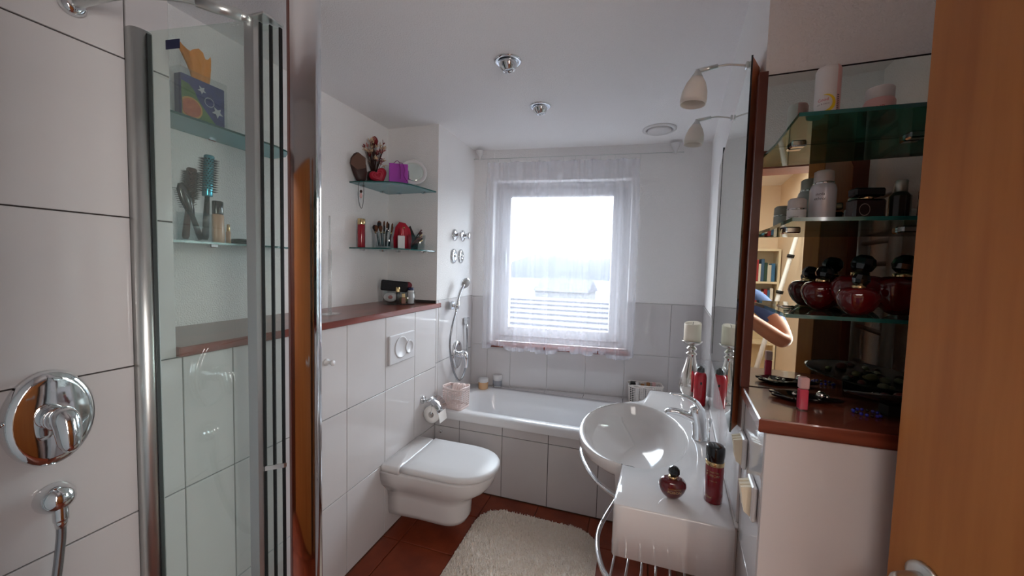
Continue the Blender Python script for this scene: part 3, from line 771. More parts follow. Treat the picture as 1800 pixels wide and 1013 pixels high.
g = G(); g.box(-0.03, -0.025, 0, 0.02, 0.025, 0.147, 0.004); o = obj('black_case', g, blackm); o.location = (0.035, 3.01, 0.546); tag(o, 'black case at the left end of the toiletries basket', 'case')
def jar(loc, r, h, m1, m2, lab, band=None):
    t = thing('cream_jar', lab, 'jar', loc)
    g = G(); g.lathe([(r * 0.9, 0), (r, 0.004), (r, h * 0.62), (r * 0.94, h * 0.66)], seg=28); obj('pot', g, m1, t)
    g = G(); g.lathe([(r * 0.97, h * 0.66), (r * 1.01, h * 0.68), (r * 1.01, h * 0.96), (r * 0.95, h)], seg=28); obj('lid', g, m2, t)
    if band:
        g = G(); g.lathe([(r * 1.01, h * 0.1), (r * 1.01, h * 0.56)], seg=28); obj('label_band', g, band, t)
jar((-1.145, 2.855, 0.5415), 0.040, 0.088, mat('amber_cream', (198, 158, 118), 0.25), plastic_w, 'squat cream jar with peach base and white lid, left on the tub corner')
jar((-1.055, 2.950, 0.5435), 0.038, 0.098, plastic_w, plastic_w, 'taller white jar with grey base, right on the tub corner', mat('grey_label', (150, 152, 160), 0.5))

# ------------------------------------------------------------------ curtain and wire
cw = thing('curtain_wire', 'thin curtain wire with two white cone brackets above the window', 'curtain wire', BP(0.8, -0.065, 2.413))
MB = Matrix(((BU.x, BN.x, 0), (BU.y, BN.y, 0), (0, 0, 1)))
g = G(); g.cyl(MB @ Vector((-0.78, 0, 0)), MB @ Vector((0.80, 0, 0.002)), 0.0028, seg=8); g.cyl(MB @ Vector((-0.785, 0, 0)), MB @ Vector((-0.71, 0, 0)), 0.004, seg=8); g.cyl(MB @ Vector((0.73, 0, 0.002)), MB @ Vector((0.81, 0, 0.002)), 0.004, seg=8); obj('wire', g, satin, cw)
for u in (-0.735, 0.752):
    g = G(); g.lathe([(0.006, -0.012), (0.008, 0.0), (0.034, 0.062), (0.034, 0.066)], MB @ Vector((u, 0, 0)), 20); g.cyl(MB @ Vector((u, 0.0, 0.056)), MB @ Vector((u, 0.064, 0.056)), 0.012); obj('bracket', g, plastic_w, cw)
cu = thing('sheer_curtain', 'white sheer pleated curtain hanging in front of the window', 'curtain', BP(0.72, -0.065, 0.87))
random.seed(3)
g = G(); NU = 260; uu = []; x = -0.60
edges = sorted(random.uniform(-0.6, 0.6) for _ in range(16))
def foldd(t): return 0.016 * math.sin(t * 34 + 2.2 * math.sin(t * 5.1)) + 0.011 * math.sin(t * 61 + 1.3) + 0.008 * math.sin(t * 117) + 0.010 * (max(0, math.sin(t * 17 + 3.0 * math.sin(t * 7))) ** 6)
rows = []
for j in range(15):
    z = 1.512 * j / 14; a = j / 14
    row = []
    for i in range(NU):
        t = -0.60 + 1.205 * i / (NU - 1)
        k = (0.75 + 0.25 * (1 - a)) * (1.0 if j < 14 else 0.8)
        tt = t + 0.010 * math.sin(t * 47) * (1 - a) + 0.012 * a * math.sin(t * 20)
        hem = 0.012 * math.sin(t * 9) + (0.02 if math.sin(t * 23) > 0.3 else 0.0) - 0.008
        row.append(MB @ Vector((tt * (1.0 if a < 0.9 else 0.985), foldd(t) * k, z + (hem * (1 - a) ** 3))))
    rows.append(row)
g.loft(rows, closed=False); obj('voile', g, voile, cu)
g = G(); rows2 = [[p + MB @ Vector((0, -0.0015, 0)) for p in rows[0]], [p + MB @ Vector((0, -0.0015, 0.035)) for p in rows[0]]]; g.loft(rows2, closed=False); obj('hem', g, voile, cu)
g = G(); g.loft([[p + MB @ Vector((0, -0.0015, -0.028)) for p in rows[14]], [p + MB @ Vector((0, -0.0015, 0.0)) for p in rows[14]]], closed=False); obj('heading_tape', g, voile, cu)
for t in (-0.585, -0.50, -0.40, -0.27, -0.17, -0.08, 0.02, 0.11, 0.19, 0.30, 0.41, 0.59):
    g = G(); g.tube([MB @ Vector((t, 0.004 * math.cos(a), 1.527 + 0.019 * math.sin(a) + 0.0)) for a in [k * PI / 5 for k in range(11)]], 0.0014, 6); obj('clip', g, satin, cu)

# ------------------------------------------------------------------ ceiling fittings
for x, y, lab in ((-0.598, 1.708, 'chrome eyeball ceiling spotlight nearer the camera'), (-0.57, 2.226, 'chrome eyeball ceiling spotlight nearer the window')):
    t = thing('ceiling_spotlight', lab, 'spotlight', (x, y, CEIL), group='eyeball ceiling spotlights')
    g = G(); g.lathe([(0.064, 0.0), (0.064, -0.004), (0.055, -0.008), (0.046, -0.006), (0.044, 0.0)], seg=36); obj('ring', g, plastic_w if False else chrome, t)
    g = G(); Mr = Matrix.Rotation(math.radians(9), 3, 'X') @ Matrix.Rotation(math.radians(-6), 3, 'Y')
    g.lathe([(0.044, 0.0), (0.043, -0.012), (0.038, -0.030), (0.030, -0.040), (0.029, -0.044), (0.025, -0.044), (0.022, -0.036)], (0, 0, 0), 32, Mr); eb = obj('eyeball', g, chrome, t)
    g = G(); g.lathe([(0.023, -0.036), (0.012, -0.031), (0.001, -0.030)], (0, 0, 0), 24, Mr); obj('lamp_lens', g, mat('lamp_lens', (190, 190, 190), 0.15, 0.5), eb)
vt = thing('ceiling_vent', 'round white ceiling vent disc near the window', 'vent', (0.12, 2.777, CEIL))
g = G(); g.lathe([(0.108, 0.0), (0.108, -0.006), (0.098, -0.012), (0.084, -0.010), (0.082, 0.0)], seg=40); obj('frame', g, plastic_w, vt)
g = G(); g.lathe([(0.076, -0.004), (0.078, -0.012), (0.072, -0.020), (0.01, -0.023)], seg=40); obj('disc', g, plastic_w, vt)

# ------------------------------------------------------------------ washbasin
bas = thing('washbasin', 'white washbasin with oval bowl and long side decks', 'washbasin', (0.2, 1.72, 0))
cx, cy, zt = 0.027, 1.72, 0.85
bowl_pts = smooth_path([(0.095, 2.20, 0), (0.06, 2.115, 0), (-0.02, 2.062, 0), (-0.10, 1.985, 0), (-0.160, 1.895, 0), (-0.193, 1.80, 0), (-0.203, 1.70, 0), (-0.196, 1.60, 0), (-0.168, 1.51, 0), (-0.12, 1.44, 0), (-0.07, 1.402, 0), (-0.012, 1.385, 0)], 6)
out = [(W(1.137) - 0.008, 1.137), (W(2.326) - 0.008, 2.326), (0.117, 2.326)] + [(p.x, p.y) for p in bowl_pts] + [(-0.031, 1.15), (-0.026, 1.139)]
def dens(poly, step):
    o_ = []
    for i in range(len(poly)):
        a, b = Vector(poly[i]), Vector(poly[(i + 1) % len(poly)]); k = max(1, int((b - a).length / step))
        for j in range(k): o_.append(a + (b - a) * j / k)
    return o_
out = dens(out, 0.02)
def inset(p, d):
    v = Vector((cx - p.x, cy - p.y)); l = v.length; return p + v / l * d
def isbowl(p): return p.x < -0.022 + 0.0 * p.y + max(0, (p.y - 2.06)) * 0.53 + max(0, 1.39 - p.y) * -9 and 1.38 < p.y < 2.30
def ell(p, s, z, ox=0.0):
    a = math.atan2((p.y - cy) / 0.340, (p.x - cx) / 0.217)
    return (cx + ox * 0.6 + 0.217 * s * math.cos(a), cy + ox + 0.340 * s * math.sin(a), z)
lo = [(p.x, p.y, 0.815 if isbowl(p) else 0.692) for p in out]
und = [(*inset(p, 0.060 if isbowl(p) else 0.02), 0.768 if isbowl(p) else 0.690) for p in out]
und2 = [(cx + (p.x - cx) * 0.4 + 0.06, cy + (p.y - cy) * 0.4 + 0.02, 0.660) for p in out]
r0 = [(p.x, p.y, zt - 0.006) for p in out]
r1 = [(*inset(p, 0.002), zt - 0.001) for p in out]
r2 = [(*inset(p, 0.006), zt) for p in out]
g = G()
rings = [und2, und, lo, r0, r1, r2]
rings += [[ell(p, s, z, ox) for p in out] for s, z, ox in ((1.0, zt, 0), (0.985, zt - 0.003, 0), (0.965, zt - 0.014, 0), (0.93, zt - 0.04, 0.004), (0.83, zt - 0.085, 0.015), (0.69, zt - 0.125, 0.022), (0.51, zt - 0.156, 0.018), (0.30, zt - 0.172, 0.0), (0.10, zt - 0.177, -0.02))]
g.loft(rings, True, True)
for v in g.v: v -= bas.location
obj('basin_body', g, ceramic, bas)
g = G(); g.lathe([(0.034, 0.0), (0.034, 0.003), (0.024, 0.004), (0.022, 0.002)], (cx - 0.012, cy - 0.02, zt - 0.1768), 24); obj('drain', g, chrome, bas, True)
g = G(); g.tube([(W(y) - 0.004, y, 0.853) for y in (1.145, 1.7, 2.32)], 0.006, 8); obj('sealant_bead', g, plastic_w, bas, True)

rk = thing('towel_rack', 'chrome wire towel rack with bars under the washbasin', 'towel rack', (0.1, 1.6, 0.62))
g = G(); fr_pts = smooth_path([(W(2.2) - 0.02, 2.2, 0.62), (0.10, 1.95, 0.62), (0.0, 1.66, 0.62), (-0.048, 1.49, 0.62), (-0.077, 1.37, 0.62), (-0.083, 1.285, 0.62), (-0.068, 1.20, 0.62), (-0.038, 1.135, 0.62), (0.03, 1.085, 0.62), (0.12, 1.062, 0.62), (W(1.06) - 0.004, 1.055, 0.62)], 6)
g.tube(fr_pts, 0.0085, 12); obj('frame', g, chrome, rk, True)
for i in range(8):
    x = -0.035 + i * 0.041
    ya = min(p.y for p in fr_pts if abs(p.x - x) < 0.03)
    g = G(); g.tube([(x, ya, 0.62), (x + 0.012, ya + 0.13, 0.62), (x + 0.04, 1.66, 0.62)], 0.0036, 8); obj('bar', g, chrome, rk, True)
hp = thing('towel_rail', 'curved chrome towel rail round the front of the bowl', 'towel rail', (0.0, 1.7, 0.70))
g = G(); g.tube(smooth_path([(0.16, 2.16, 0.695), (0.02, 2.10, 0.70), (-0.11, 2.00, 0.70), (-0.182, 1.88, 0.70), (-0.203, 1.76, 0.70), (-0.171, 1.635, 0.70), (-0.119, 1.530, 0.70), (-0.082, 1.482, 0.70), (-0.041, 1.445, 0.70), (0.02, 1.40, 0.70), (0.14, 1.33, 0.69)], 6), 0.0095, 12); obj('rail', g, chrome, hp, True)

fa = thing('basin_tap', 'chrome single-lever mixer tap on the washbasin', 'tap', (0.288, 1.715, zt))
g = G(); g.loft([[(ox + a * math.cos(2 * PI * k / 28), b * math.sin(2 * PI * k / 28), z) for k in range(28)] for a, b, z, ox in ((0.031, 0.031, 0, 0), (0.030, 0.030, 0.004, 0), (0.027, 0.027, 0.02, -0.001), (0.027, 0.026, 0.06, -0.004), (0.030, 0.026, 0.09, -0.009), (0.031, 0.026, 0.115, -0.013), (0.028, 0.025, 0.13, -0.015), (0.018, 0.018, 0.14, -0.016))], True, True); obj('body', g, chrome, fa)
g = G(); g.tube(smooth_path([(-0.010, 0, 0.078), (-0.045, 0, 0.092), (-0.085, 0, 0.104), (-0.122, 0, 0.104), (-0.136, 0, 0.094)], 5), [0.022, 0.0215, 0.021, 0.0205, 0.020, 0.0195, 0.019, 0.0185, 0.018, 0.0175, 0.017, 0.0165, 0.016, 0.0155, 0.015, 0.0145, 0.014, 0.0135, 0.013, 0.0125, 0.011], 16, flat=0.85); obj('spout', g, chrome, fa)
g = G(); g.tube(smooth_path([(-0.006, 0, 0.128), (-0.02, 0, 0.152), (-0.05, 0, 0.170), (-0.09, 0, 0.178), (-0.122, 0, 0.177)], 5), [0.024, 0.0235, 0.023, 0.022, 0.021, 0.020, 0.019, 0.018, 0.017, 0.016, 0.015, 0.014, 0.013, 0.0125, 0.012, 0.0115, 0.011, 0.0105, 0.010, 0.009, 0.007], 16, flat=0.6); obj('lever', g, chrome, fa)
g = G(); g.cyl((0.036, 0.0, 0.0), (0.036, 0.0, 0.065), 0.003, seg=8); g.lathe([(0.003, 0.06), (0.008, 0.088), (0.007, 0.092)], (0.036, 0.0, 0), 14); obj('waste_rod', g, chrome, fa)

# apple-shaped perfume bottle on the deck, copied for the glass shelf
def apple(label, loc, s=1.0, rz=0.0, grp=None):
    t = thing('perfume_bottle', label, 'perfume', loc, rz, grp)
    g = G(); pr = [(0.0, 0.001), (0.012, 0), (0.020, 0.004), (0.030, 0.014), (0.037, 0.026), (0.041, 0.040), (0.039, 0.051), (0.033, 0.060), (0.024, 0.064), (0.013, 0.062)]
    g.lathe([(r * s, z * s) for r, z in pr], seg=32, sy=0.72); t.name; bo = obj('bottle', g, red_d, t)
    g = G(); g.lathe([(r * s, z * s) for r, z in [(0.011, 0.060), (0.0125, 0.062), (0.0125, 0.069), (0.010, 0.070)]], seg=24); obj('collar', g, gold, t)
    g = G(); Mt = Matrix.Rotation(math.radians(12), 3, 'Y'); g.lathe([(r * s, z * s) for r, z in [(0.008, 0.0), (0.0145, 0.006), (0.0175, 0.014), (0.015, 0.024), (0.008, 0.030), (0.001, 0.031)]], (0, 0, 0.069 * s), 10, Mt, smooth=False); obj('cap', g, black, t)
    return t, bo
ap, ap_bottle = apple('dark red apple-shaped perfume bottle standing on the washbasin deck', (0.139, 1.235, zt), rz=math.radians(10))
for s_, sz, dz in (('POISON', 0.0105, 0.031), ('HYPNOTIC', 0.0075, 0.040)):
    me = text_geo(s_, sz)
    for v in me.vertices:
        a = -PI / 2 - 0.02 + v.co.x / 0.037
        v.co = Vector((0.0402 * math.cos(a), 0.0402 * 0.725 * math.sin(a) - 0.0004, dz + v.co.y))
    obj('lettering', me, gold, ap_bottle)

sp = thing('spray_bottle', 'tall dark red spray bottle with black cap on the washbasin deck', 'spray', (0.258, 1.263, zt))
g = G(); g.lathe([(0.024, 0), (0.0255, 0.002), (0.0255, 0.115), (0.024, 0.117)], seg=32); can = obj('can', g, mat('dark_red_lacquer', (122, 10, 26), 0.2, coat=0.5), sp)
g = G(); g.lathe([(0.0255, 0.115), (0.0262, 0.116), (0.0262, 0.127), (0.025, 0.128)], seg=32); obj('gold_ring', g, gold, sp)
g = G(); g.lathe([(0.0255, 0.128), (0.0265, 0.130), (0.0265, 0.169), (0.025, 0.173), (0.020, 0.1745)], seg=32); obj('cap', g, black, sp)
AT = math.radians(-112)
wrap_text('HYPNOTIC', 0.0072, 0.0257, 0.098, AT, gold, can); wrap_text('POISON', 0.0105, 0.0257, 0.088, AT, gold, can)
wrap_text('eau sensuelle', 0.0048, 0.0257, 0.072, AT, gold, can); wrap_text('Dior', 0.0100, 0.0257, 0.020, AT - 0.35, gold, can)

rb = thing('foam_bottle', 'bright red bottle with black top and clear dome beside the candlestick', 'bottle', (0.352, 2.17, zt))
g = G(); g.lathe([(0.029, 0), (0.0305, 0.003), (0.0305, 0.150), (0.027, 0.166), (0.019, 0.175)], seg=32); obj('bottle', g, red_g, rb)
g = G(); g.lathe([(0.018, 0.172), (0.019, 0.174), (0.018, 0.196), (0.010, 0.200), (0.008, 0.206)], seg=24); obj('pump', g, black, rb)
g = G(); g.lathe([(0.0245, 0.172), (0.0255, 0.174), (0.0255, 0.205), (0.022, 0.215), (0.012, 0.219)], seg=28); obj('clear_dome', g, glass_clear, rb)
g = G(); g.box(-0.004, -0.0315, 0.115, 0.004, -0.029, 0.128); obj('emblem', g, black, rb)

cs = thing('candlestick', 'silver baluster candlestick at the far end of the washbasin', 'candlestick', (0.318, 2.275, zt))
g = G(); g.lathe([(0.040, 0), (0.041, 0.004), (0.036, 0.012), (0.036, 0.018), (0.053, 0.045), (0.058, 0.070), (0.055, 0.100), (0.044, 0.145), (0.029, 0.195), (0.0235, 0.225), (0.022, 0.238), (0.0275, 0.243), (0.0275, 0.250), (0.019, 0.255), (0.019, 0.262), (0.026, 0.270), (0.025, 0.279), (0.017, 0.286), (0.016, 0.292), (0.030, 0.298), (0.047, 0.308), (0.053, 0.317), (0.052, 0.320), (0.044, 0.313), (0.03, 0.310)], seg=40); obj('stick', g, silver, cs)
cd_ = thing('pillar_candle', 'cream pillar candle on the silver candlestick', 'candle', (0.318, 2.275, zt + 0.3115))
g = G(); n = 32; rings = []
for r, z in ((0.041, 0), (0.0435, 0.003), (0.0435, 0.100), (0.041, 0.106), (0.030, 0.098), (0.01, 0.095)):
    rings.append([(r * math.cos(2 * PI * k / n), r * math.sin(2 * PI * k / n), z + (0.006 * math.sin(2 * PI * k / n + 0.6) if z > 0.09 else 0)) for k in range(n)])
g.loft(rings, True, True); obj('wax', g, wax, cd_)
g = G(); g.tube([(0, 0, 0.094), (0.001, 0, 0.106), (0.004, 0, 0.112)], 0.0012, 6); obj('wick', g, blackm, cd_)

# ------------------------------------------------------------------ wall mirror over the washbasin and its lamps
def ML(y): return 0.12097 + 0.12722 * y
wm = thing('wall_mirror', 'tall brown-edged mirror above the washbasin', 'mirror', (0.33, 1.7, 1.105))
g = G(); g.prism([(ML(1.175) + 0.004, 1.175), (W(1.245) - 0.002, 1.245), (W(2.12) - 0.002, 2.12), (ML(2.12) + 0.004, 2.12)], 1.107, 2.122, 0.0); obj('backing_board', g, wood_frame, wm, True)
g = G(); g.prism([(ML(1.174), 1.174), (ML(1.174) + 0.004, 1.174), (ML(2.115) + 0.004, 2.115), (ML(2.115), 2.115)], 1.105, 2.124); obj('mirror_glass', g, mirror_m, wm, True)
g = G(); g.prism([(ML(1.1725), 1.1725), (ML(1.1725) + 0.0045, 1.1725), (ML(1.174) + 0.0045, 1.1742), (ML(1.174), 1.1742)], 1.105, 2.124); obj('edge_strip', g, black, wm, True)
g = G(); g.prism([(ML(2.122), 2.122), (ML(2.122) + 0.004, 2.122), (W(2.345) - 0.001, 2.345), (W(2.345) - 0.005, 2.345)], 1.105, 2.124); obj('far_wing', g, mirror_m, wm, True)
g = G(); g.box(ML(2.118) - 0.0015, 2.1155, 1.138, ML(2.118) + 0.006, 2.1215, 2.160); obj('hinge_strip', g, black, wm, True)
for (y, hx, z, lab) in ((1.215, 0.152, 2.118, 'mirror lamp with white glass shade, nearer the camera'), (1.66, 0.212, 2.138, 'mirror lamp with white glass shade, nearer the window')):
    t = thing('mirror_lamp', lab, 'lamp', (ML(y) - 0.001, y, z), group='mirror lamps')
    L = ML(y) - hx
    g = G(); g.box(-0.008, -0.008, -0.009, 0.0, 0.008, 0.009, 0.002); obj('clamp', g, satin, t)
    g = G(); g.tube(smooth_path([(-0.006, 0, 0.0), (-L * 0.4, 0, 0.008), (-L * 0.7, 0, 0.006), (-L, 0, 0.0)], 5), 0.0032, 8); g.cyl((-L * 0.62, 0, 0.0075), (-L - 0.008, 0, 0.0), 0.006, 0.0065, 12); obj('arm', g, satin, t)
    Ms = Matrix.Rotation(math.radians(6), 3, 'Y')
    g = G(); g.lathe([(0.006, 0.004), (0.009, -0.004), (0.016, -0.016), (0.0165, -0.020)], (-L - 0.003, 0, 0.0), 20, Ms); obj('socket', g, satin, t)
    g = G(); g.lathe([(0.0165, -0.018), (0.026, -0.034), (0.033, -0.056), (0.0355, -0.078), (0.0345, -0.092), (0.0325, -0.092), (0.033, -0.078), (0.030, -0.056), (0.022, -0.036), (0.01, -0.03)], (-L - 0.003, 0, 0.0), 28, Ms); obj('shade', g, shade_m, t)

# ribbed fittings on the half wall
wf = mat('beige_white_plastic', (224, 212, 188), 0.4)
for y, z, lab in ((1.115, 1.085, 'beige-white ribbed wall fitting nearer the mirror'), (0.968, 1.038, 'beige-white ribbed wall fitting nearer the ledge corner')):
    t = thing('wall_fitting', lab, 'fitting', (W(y) - 0.0015, y, z), -TW, group='ribbed wall fittings by the mirror')
    g = G(); g.box(-0.010, -0.034, -0.040, 0.0, 0.034, 0.040, 0.003); obj('plate', g, plastic_w, t)
    for k in range(3):
        g = G(); y0 = -0.022 + k * 0.016; g.loft([[(-0.010, y0, -0.034), (-0.010, y0 + 0.012, -0.034), (-0.010, y0 + 0.012, 0.034), (-0.010, y0, 0.034)], [(-0.022, y0 + 0.002, -0.026), (-0.022, y0 + 0.010, -0.026), (-0.030, y0 + 0.010, 0.028), (-0.030, y0 + 0.002, 0.028)]], True, True, smooth=False); obj('rib', g, wf, t)

# ------------------------------------------------------------------ mirror niche with glass shelves
TH = math.radians(-3.5)
def FY(x): return 1.16 + (x - 0.302) * math.tan(TH)
nm = thing('shelf_mirror', 'large mirror behind the glass shelves', 'mirror', (0.6, 1.14, 1.25))
g = G(); g.prism([(0.303, FY(0.303) - 0.007), (0.303, FY(0.303) - 0.002), (0.918, FY(0.918) - 0.002), (0.918, FY(0.918) - 0.007)], 1.247, 2.055); obj('mirror_glass', g, mirror_m, nm, True)
g = G(); g.prism([(0.303, FY(0.303) - 0.008), (0.303, FY(0.303) - 0.001), (0.918, FY(0.918) - 0.001), (0.918, FY(0.918) - 0.008)], 2.055, 2.058); obj('top_edge', g, blackm, nm, True)
g = G(); g.prism([(W(1.14) - 0.017, 1.138), (W(1.14) + 0.003, 1.138), (0.303, 1.152), (0.303, 1.159), (W(1.16) - 0.004, 1.162), (W(1.16) - 0.017, 1.162)], 1.246, 2.062)
tag(obj('trim_4', g, wood_jamb), 'dark brown wooden corner strip at the left edge of the shelf mirror', 'trim', kind='structure')
for i, (z, lab) in enumerate(((1.465, 'lowest green glass shelf on the right, holding round perfume bottles'), (1.668, 'middle green glass shelf on the right, holding hair products'), (1.882, 'top green glass shelf on the right, holding white tubes and jars'))):
    t = thing('glass_shelf', lab, 'shelf', (0.6, 1.0, z), group='green glass shelves in front of the mirror')
    pol = [(W(0.94) + 0.030, 0.94), (0.905, 0.94), (0.905, FY(0.905) - 0.009), (W(1.14) + 0.030, FY(0.33) - 0.009)]
    g = G(); g.prism(pol, z - 0.008, z)
    g2 = obj('glass_pane', g, [glass_clear3 if i == 0 else glass_green, glass_edge], t, True)
    for p in g2.data.polygons:
        if abs(p.normal.z) < 0.5 and p.normal.y < -0.5: p.material_index = 1
    for x in (0.375, 0.60, 0.84):
        g = G(); y = FY(x) - 0.008; g.box(x - 0.016, y - 0.022, z - 0.016, x + 0.016, y, z + 0.004, 0.003); obj('clip', g, chrome, t, True)

# things on the top shelf
z = 1.883
t = thing('powder_tube', 'tall white tube with yellow swirl and pink side on the top glass shelf', 'tube', (0.395, 1.045, z)); t.scale = (1.08, 1.08, 1.12)
g = G(); g.lathe([(0.021, 0), (0.0215, 0.002), (0.0215, 0.108), (0.019, 0.114), (0.012, 0.117)], seg=32)
for i, v in enumerate(g.f):
    c = sum((g.v[k] for k in v), Vector()) / len(v); a = math.degrees(math.atan2(c.y, c.x))
    g.m[i] = 1 if (-66 < a < 100) else 0
obj('tube', g, [plastic_w, palepink], t)
def wrap_ring(cxa, cz, r0, r1, a0, a1, R, n=28):
    g = G(); rings = []
    for k in range(n + 1):
        a = a0 + (a1 - a0) * k / n; w = math.sin(PI * (0.12 + 0.83 * k / n))
        row = []
        for r in (r0 + (r1 - r0) * (1 - w) * 0.5, r1 - (r1 - r0) * (1 - w) * 0.5):
            th = cxa + r * math.cos(a) / R; row.append((R * math.cos(th), R * math.sin(th), cz + r * math.sin(a)))
        rings.append(row)
    g.loft(rings, closed=False); return g
yel = mat('yellow_print', (226, 196, 30), 0.4); grey_p = mat('grey_print', (110, 106, 116), 0.5); red_p = mat('red_print', (186, 40, 60), 0.5); ink = mat('dark_print', (50, 48, 56), 0.5)
AC = math.radians(-122)
obj('swirl', wrap_ring(AC, 0.040, 0.0135, 0.0195, math.radians(-120), math.radians(95), 0.0219), yel, t)
wrap_text('Good', 0.008, 0.0219, 0.047, AC - 0.1, red_p, t); wrap_text('sun & more', 0.0046, 0.0219, 0.039, AC - 0.1, grey_p, t)
g = G()
for k in range(12): 
    a = math.radians(-58); g.add([(0.0219 * math.cos(a + d), 0.0219 * math.sin(a + d), 0.014 + k * 0.0036 + e) for d, e in ((-0.12, 0), (0.12, 0), (0.12, 0.0016), (-0.12, 0.0016))], [(0, 1, 2, 3)])
obj('barcode', g, ink, t)
t = thing('cream_pot', 'white pump jar with pale pink body on the top glass shelf', 'jar', (0.490, 1.045, z)); t.scale = (1.07, 1.07, 1.22)
g = G(); g.lathe([(0.024, 0), (0.025, 0.002), (0.025, 0.034), (0.022, 0.040)], seg=30); obj('body', g, palepink, t)
g = G(); g.lathe([(0.022, 0.038), (0.0225, 0.040), (0.0225, 0.057), (0.020, 0.060)], seg=30); obj('lid', g, plastic_w, t)
wrap_text('NP', 0.010, 0.0253, 0.02, AC + 0.2, red_p, t)

# middle shelf
z = 1.669
t = thing('hair_spray', 'white spray bottle with clear cap on the middle glass shelf', 'spray', (0.421, 1.10, z)); t.scale = (1.06, 1.06, 1.06)
g = G(); g.lathe([(0.0235, 0), (0.0245, 0.002), (0.0245, 0.078), (0.022, 0.088), (0.016, 0.092)], seg=32); obj('bottle', g, mat('pearl_white', (214, 212, 220), 0.25, 0.2), t)
g = G(); g.lathe([(0.0185, 0.090), (0.0195, 0.091), (0.0195, 0.0945), (0.018, 0.095)], seg=28); obj('chrome_ring', g, chrome, t)
g = G(); g.lathe([(0.018, 0.095), (0.0185, 0.096), (0.018, 0.118), (0.013, 0.121)], seg=28); obj('cap', g, mat('frosted_cap', (196, 190, 188), 0.35), t)
wrap_text('inoia', 0.009, 0.0248, 0.066, AC, ink, t); wrap_text('ethnal', 0.009, 0.0248, 0.056, AC, ink, t); wrap_text('haarspray', 0.005, 0.0248, 0.008, AC + 0.2, ink, t)
t = thing('deodorant_stick', 'short white stick with grey cap on the middle glass shelf', 'deodorant', (0.3665, 1.09, z)); t.scale = (1.07, 1.07, 1.07)
g = G(); g.lathe([(0.0175, 0), (0.018, 0.002), (0.018, 0.032), (0.0165, 0.034)], seg=28); obj('base', g, plastic_w, t)
g = G(); g.lathe([(0.0183, 0.032), (0.0183, 0.035), (0.0175, 0.0352)], seg=28); obj('chrome_ring', g, chrome, t)
g = G(); g.lathe([(0.0175, 0.035), (0.018, 0.037), (0.0172, 0.054), (0.013, 0.058)], seg=28); obj('cap', g, MATS['frosted_cap'], t)
wrap_text('sensitive', 0.006, 0.0182, 0.016, AC - 0.1, ink, t)
t = thing('perfume_bottle', 'square dark perfume bottle with wide black cap on the middle glass shelf', 'perfume', (0.478, 1.04, z), math.radians(8))
g = G(); g.box(-0.031, -0.016, 0, 0.031, 0.016, 0.048, 0.004); obj('bottle', g, mat('dark_brown_glass', (26, 8, 8), 0.06, coat=0.8), t)
g = G(); g.lathe([(0.012, 0.047), (0.013, 0.048), (0.013, 0.053), (0.011, 0.054)], seg=24); obj('collar', g, gold, t)
g = G(); g.box(-0.029, -0.014, 0.054, 0.029, 0.014, 0.072, 0.003); obj('cap', g, black, t)
wrap = wrap_ring(0, 0, 0.008, 0.011, 0, 2 * PI, 1e6)
g = G(); n = 24; g.loft([[(r * math.cos(2 * PI * k / n) - 0.012, -0.0166, 0.024 + r * 1.25 * math.sin(2 * PI * k / n)) for k in range(n)] for r in (0.0092, 0.0108)]); obj('emblem', g, silver, t)
t = thing('perfume_bottle', 'patterned black glass bottle beside the door edge on the middle shelf', 'perfume', (0.532, 1.03, z))
g = G(); g.lathe([(0.017, 0), (0.018, 0.002), (0.018, 0.052), (0.012, 0.060), (0.008, 0.062)], seg=12, smooth=False); obj('bottle', g, mat('black_cut_glass', (34, 32, 30), 0.1, coat=0.8), t)
g = G(); g.lathe([(0.010, 0.061), (0.011, 0.062), (0.011, 0.084), (0.009, 0.086)], seg=20); obj('cap', g, mat('grey_metal', (170, 170, 160), 0.3, 0.8), t)
t = thing('perfume_bottle', 'amber bottle half hidden behind the door edge on the middle shelf', 'perfume', (0.572, 1.01, z))
g = G(); g.lathe([(0.018, 0), (0.019, 0.002), (0.019, 0.058), (0.012, 0.066)], seg=24); obj('bottle', g, mat('amber_glass', (86, 34, 18), 0.08, coat=0.8), t)
g = G(); g.lathe([(0.009, 0.065), (0.010, 0.066), (0.010, 0.085), (0.008, 0.087)], seg=20); obj('cap', g, silver, t)

# apple-shaped bottles on the lowest shelf
z = 1.4655
kap = kids(ap)
def apple_copy(loc, s, rz, label):
    r = dup(ap, loc, rz, label, s)
    for c in kids(r):
        for q_ in kids(c): bpy.data.objects.remove(q_)
    r['group'] = 'apple-shaped perfume bottles on the lowest glass shelf'
    return r
apple_copy((0.432, 1.098, z), 1.06, 0.1, 'small apple-shaped perfume bottle at the left end of the lowest glass shelf')
apple_copy((0.452, 0.985, z), 0.92, -0.1, 'small dark apple-shaped bottle at the front of the lowest glass shelf')
apple_copy((0.487, 1.06, z), 1.32, 0.0, 'large apple-shaped bottle in the middle back of the lowest glass shelf')
apple_copy((0.555, 1.045, z), 1.32, 0.2, 'large apple-shaped bottle beside the door edge on the lowest glass shelf')

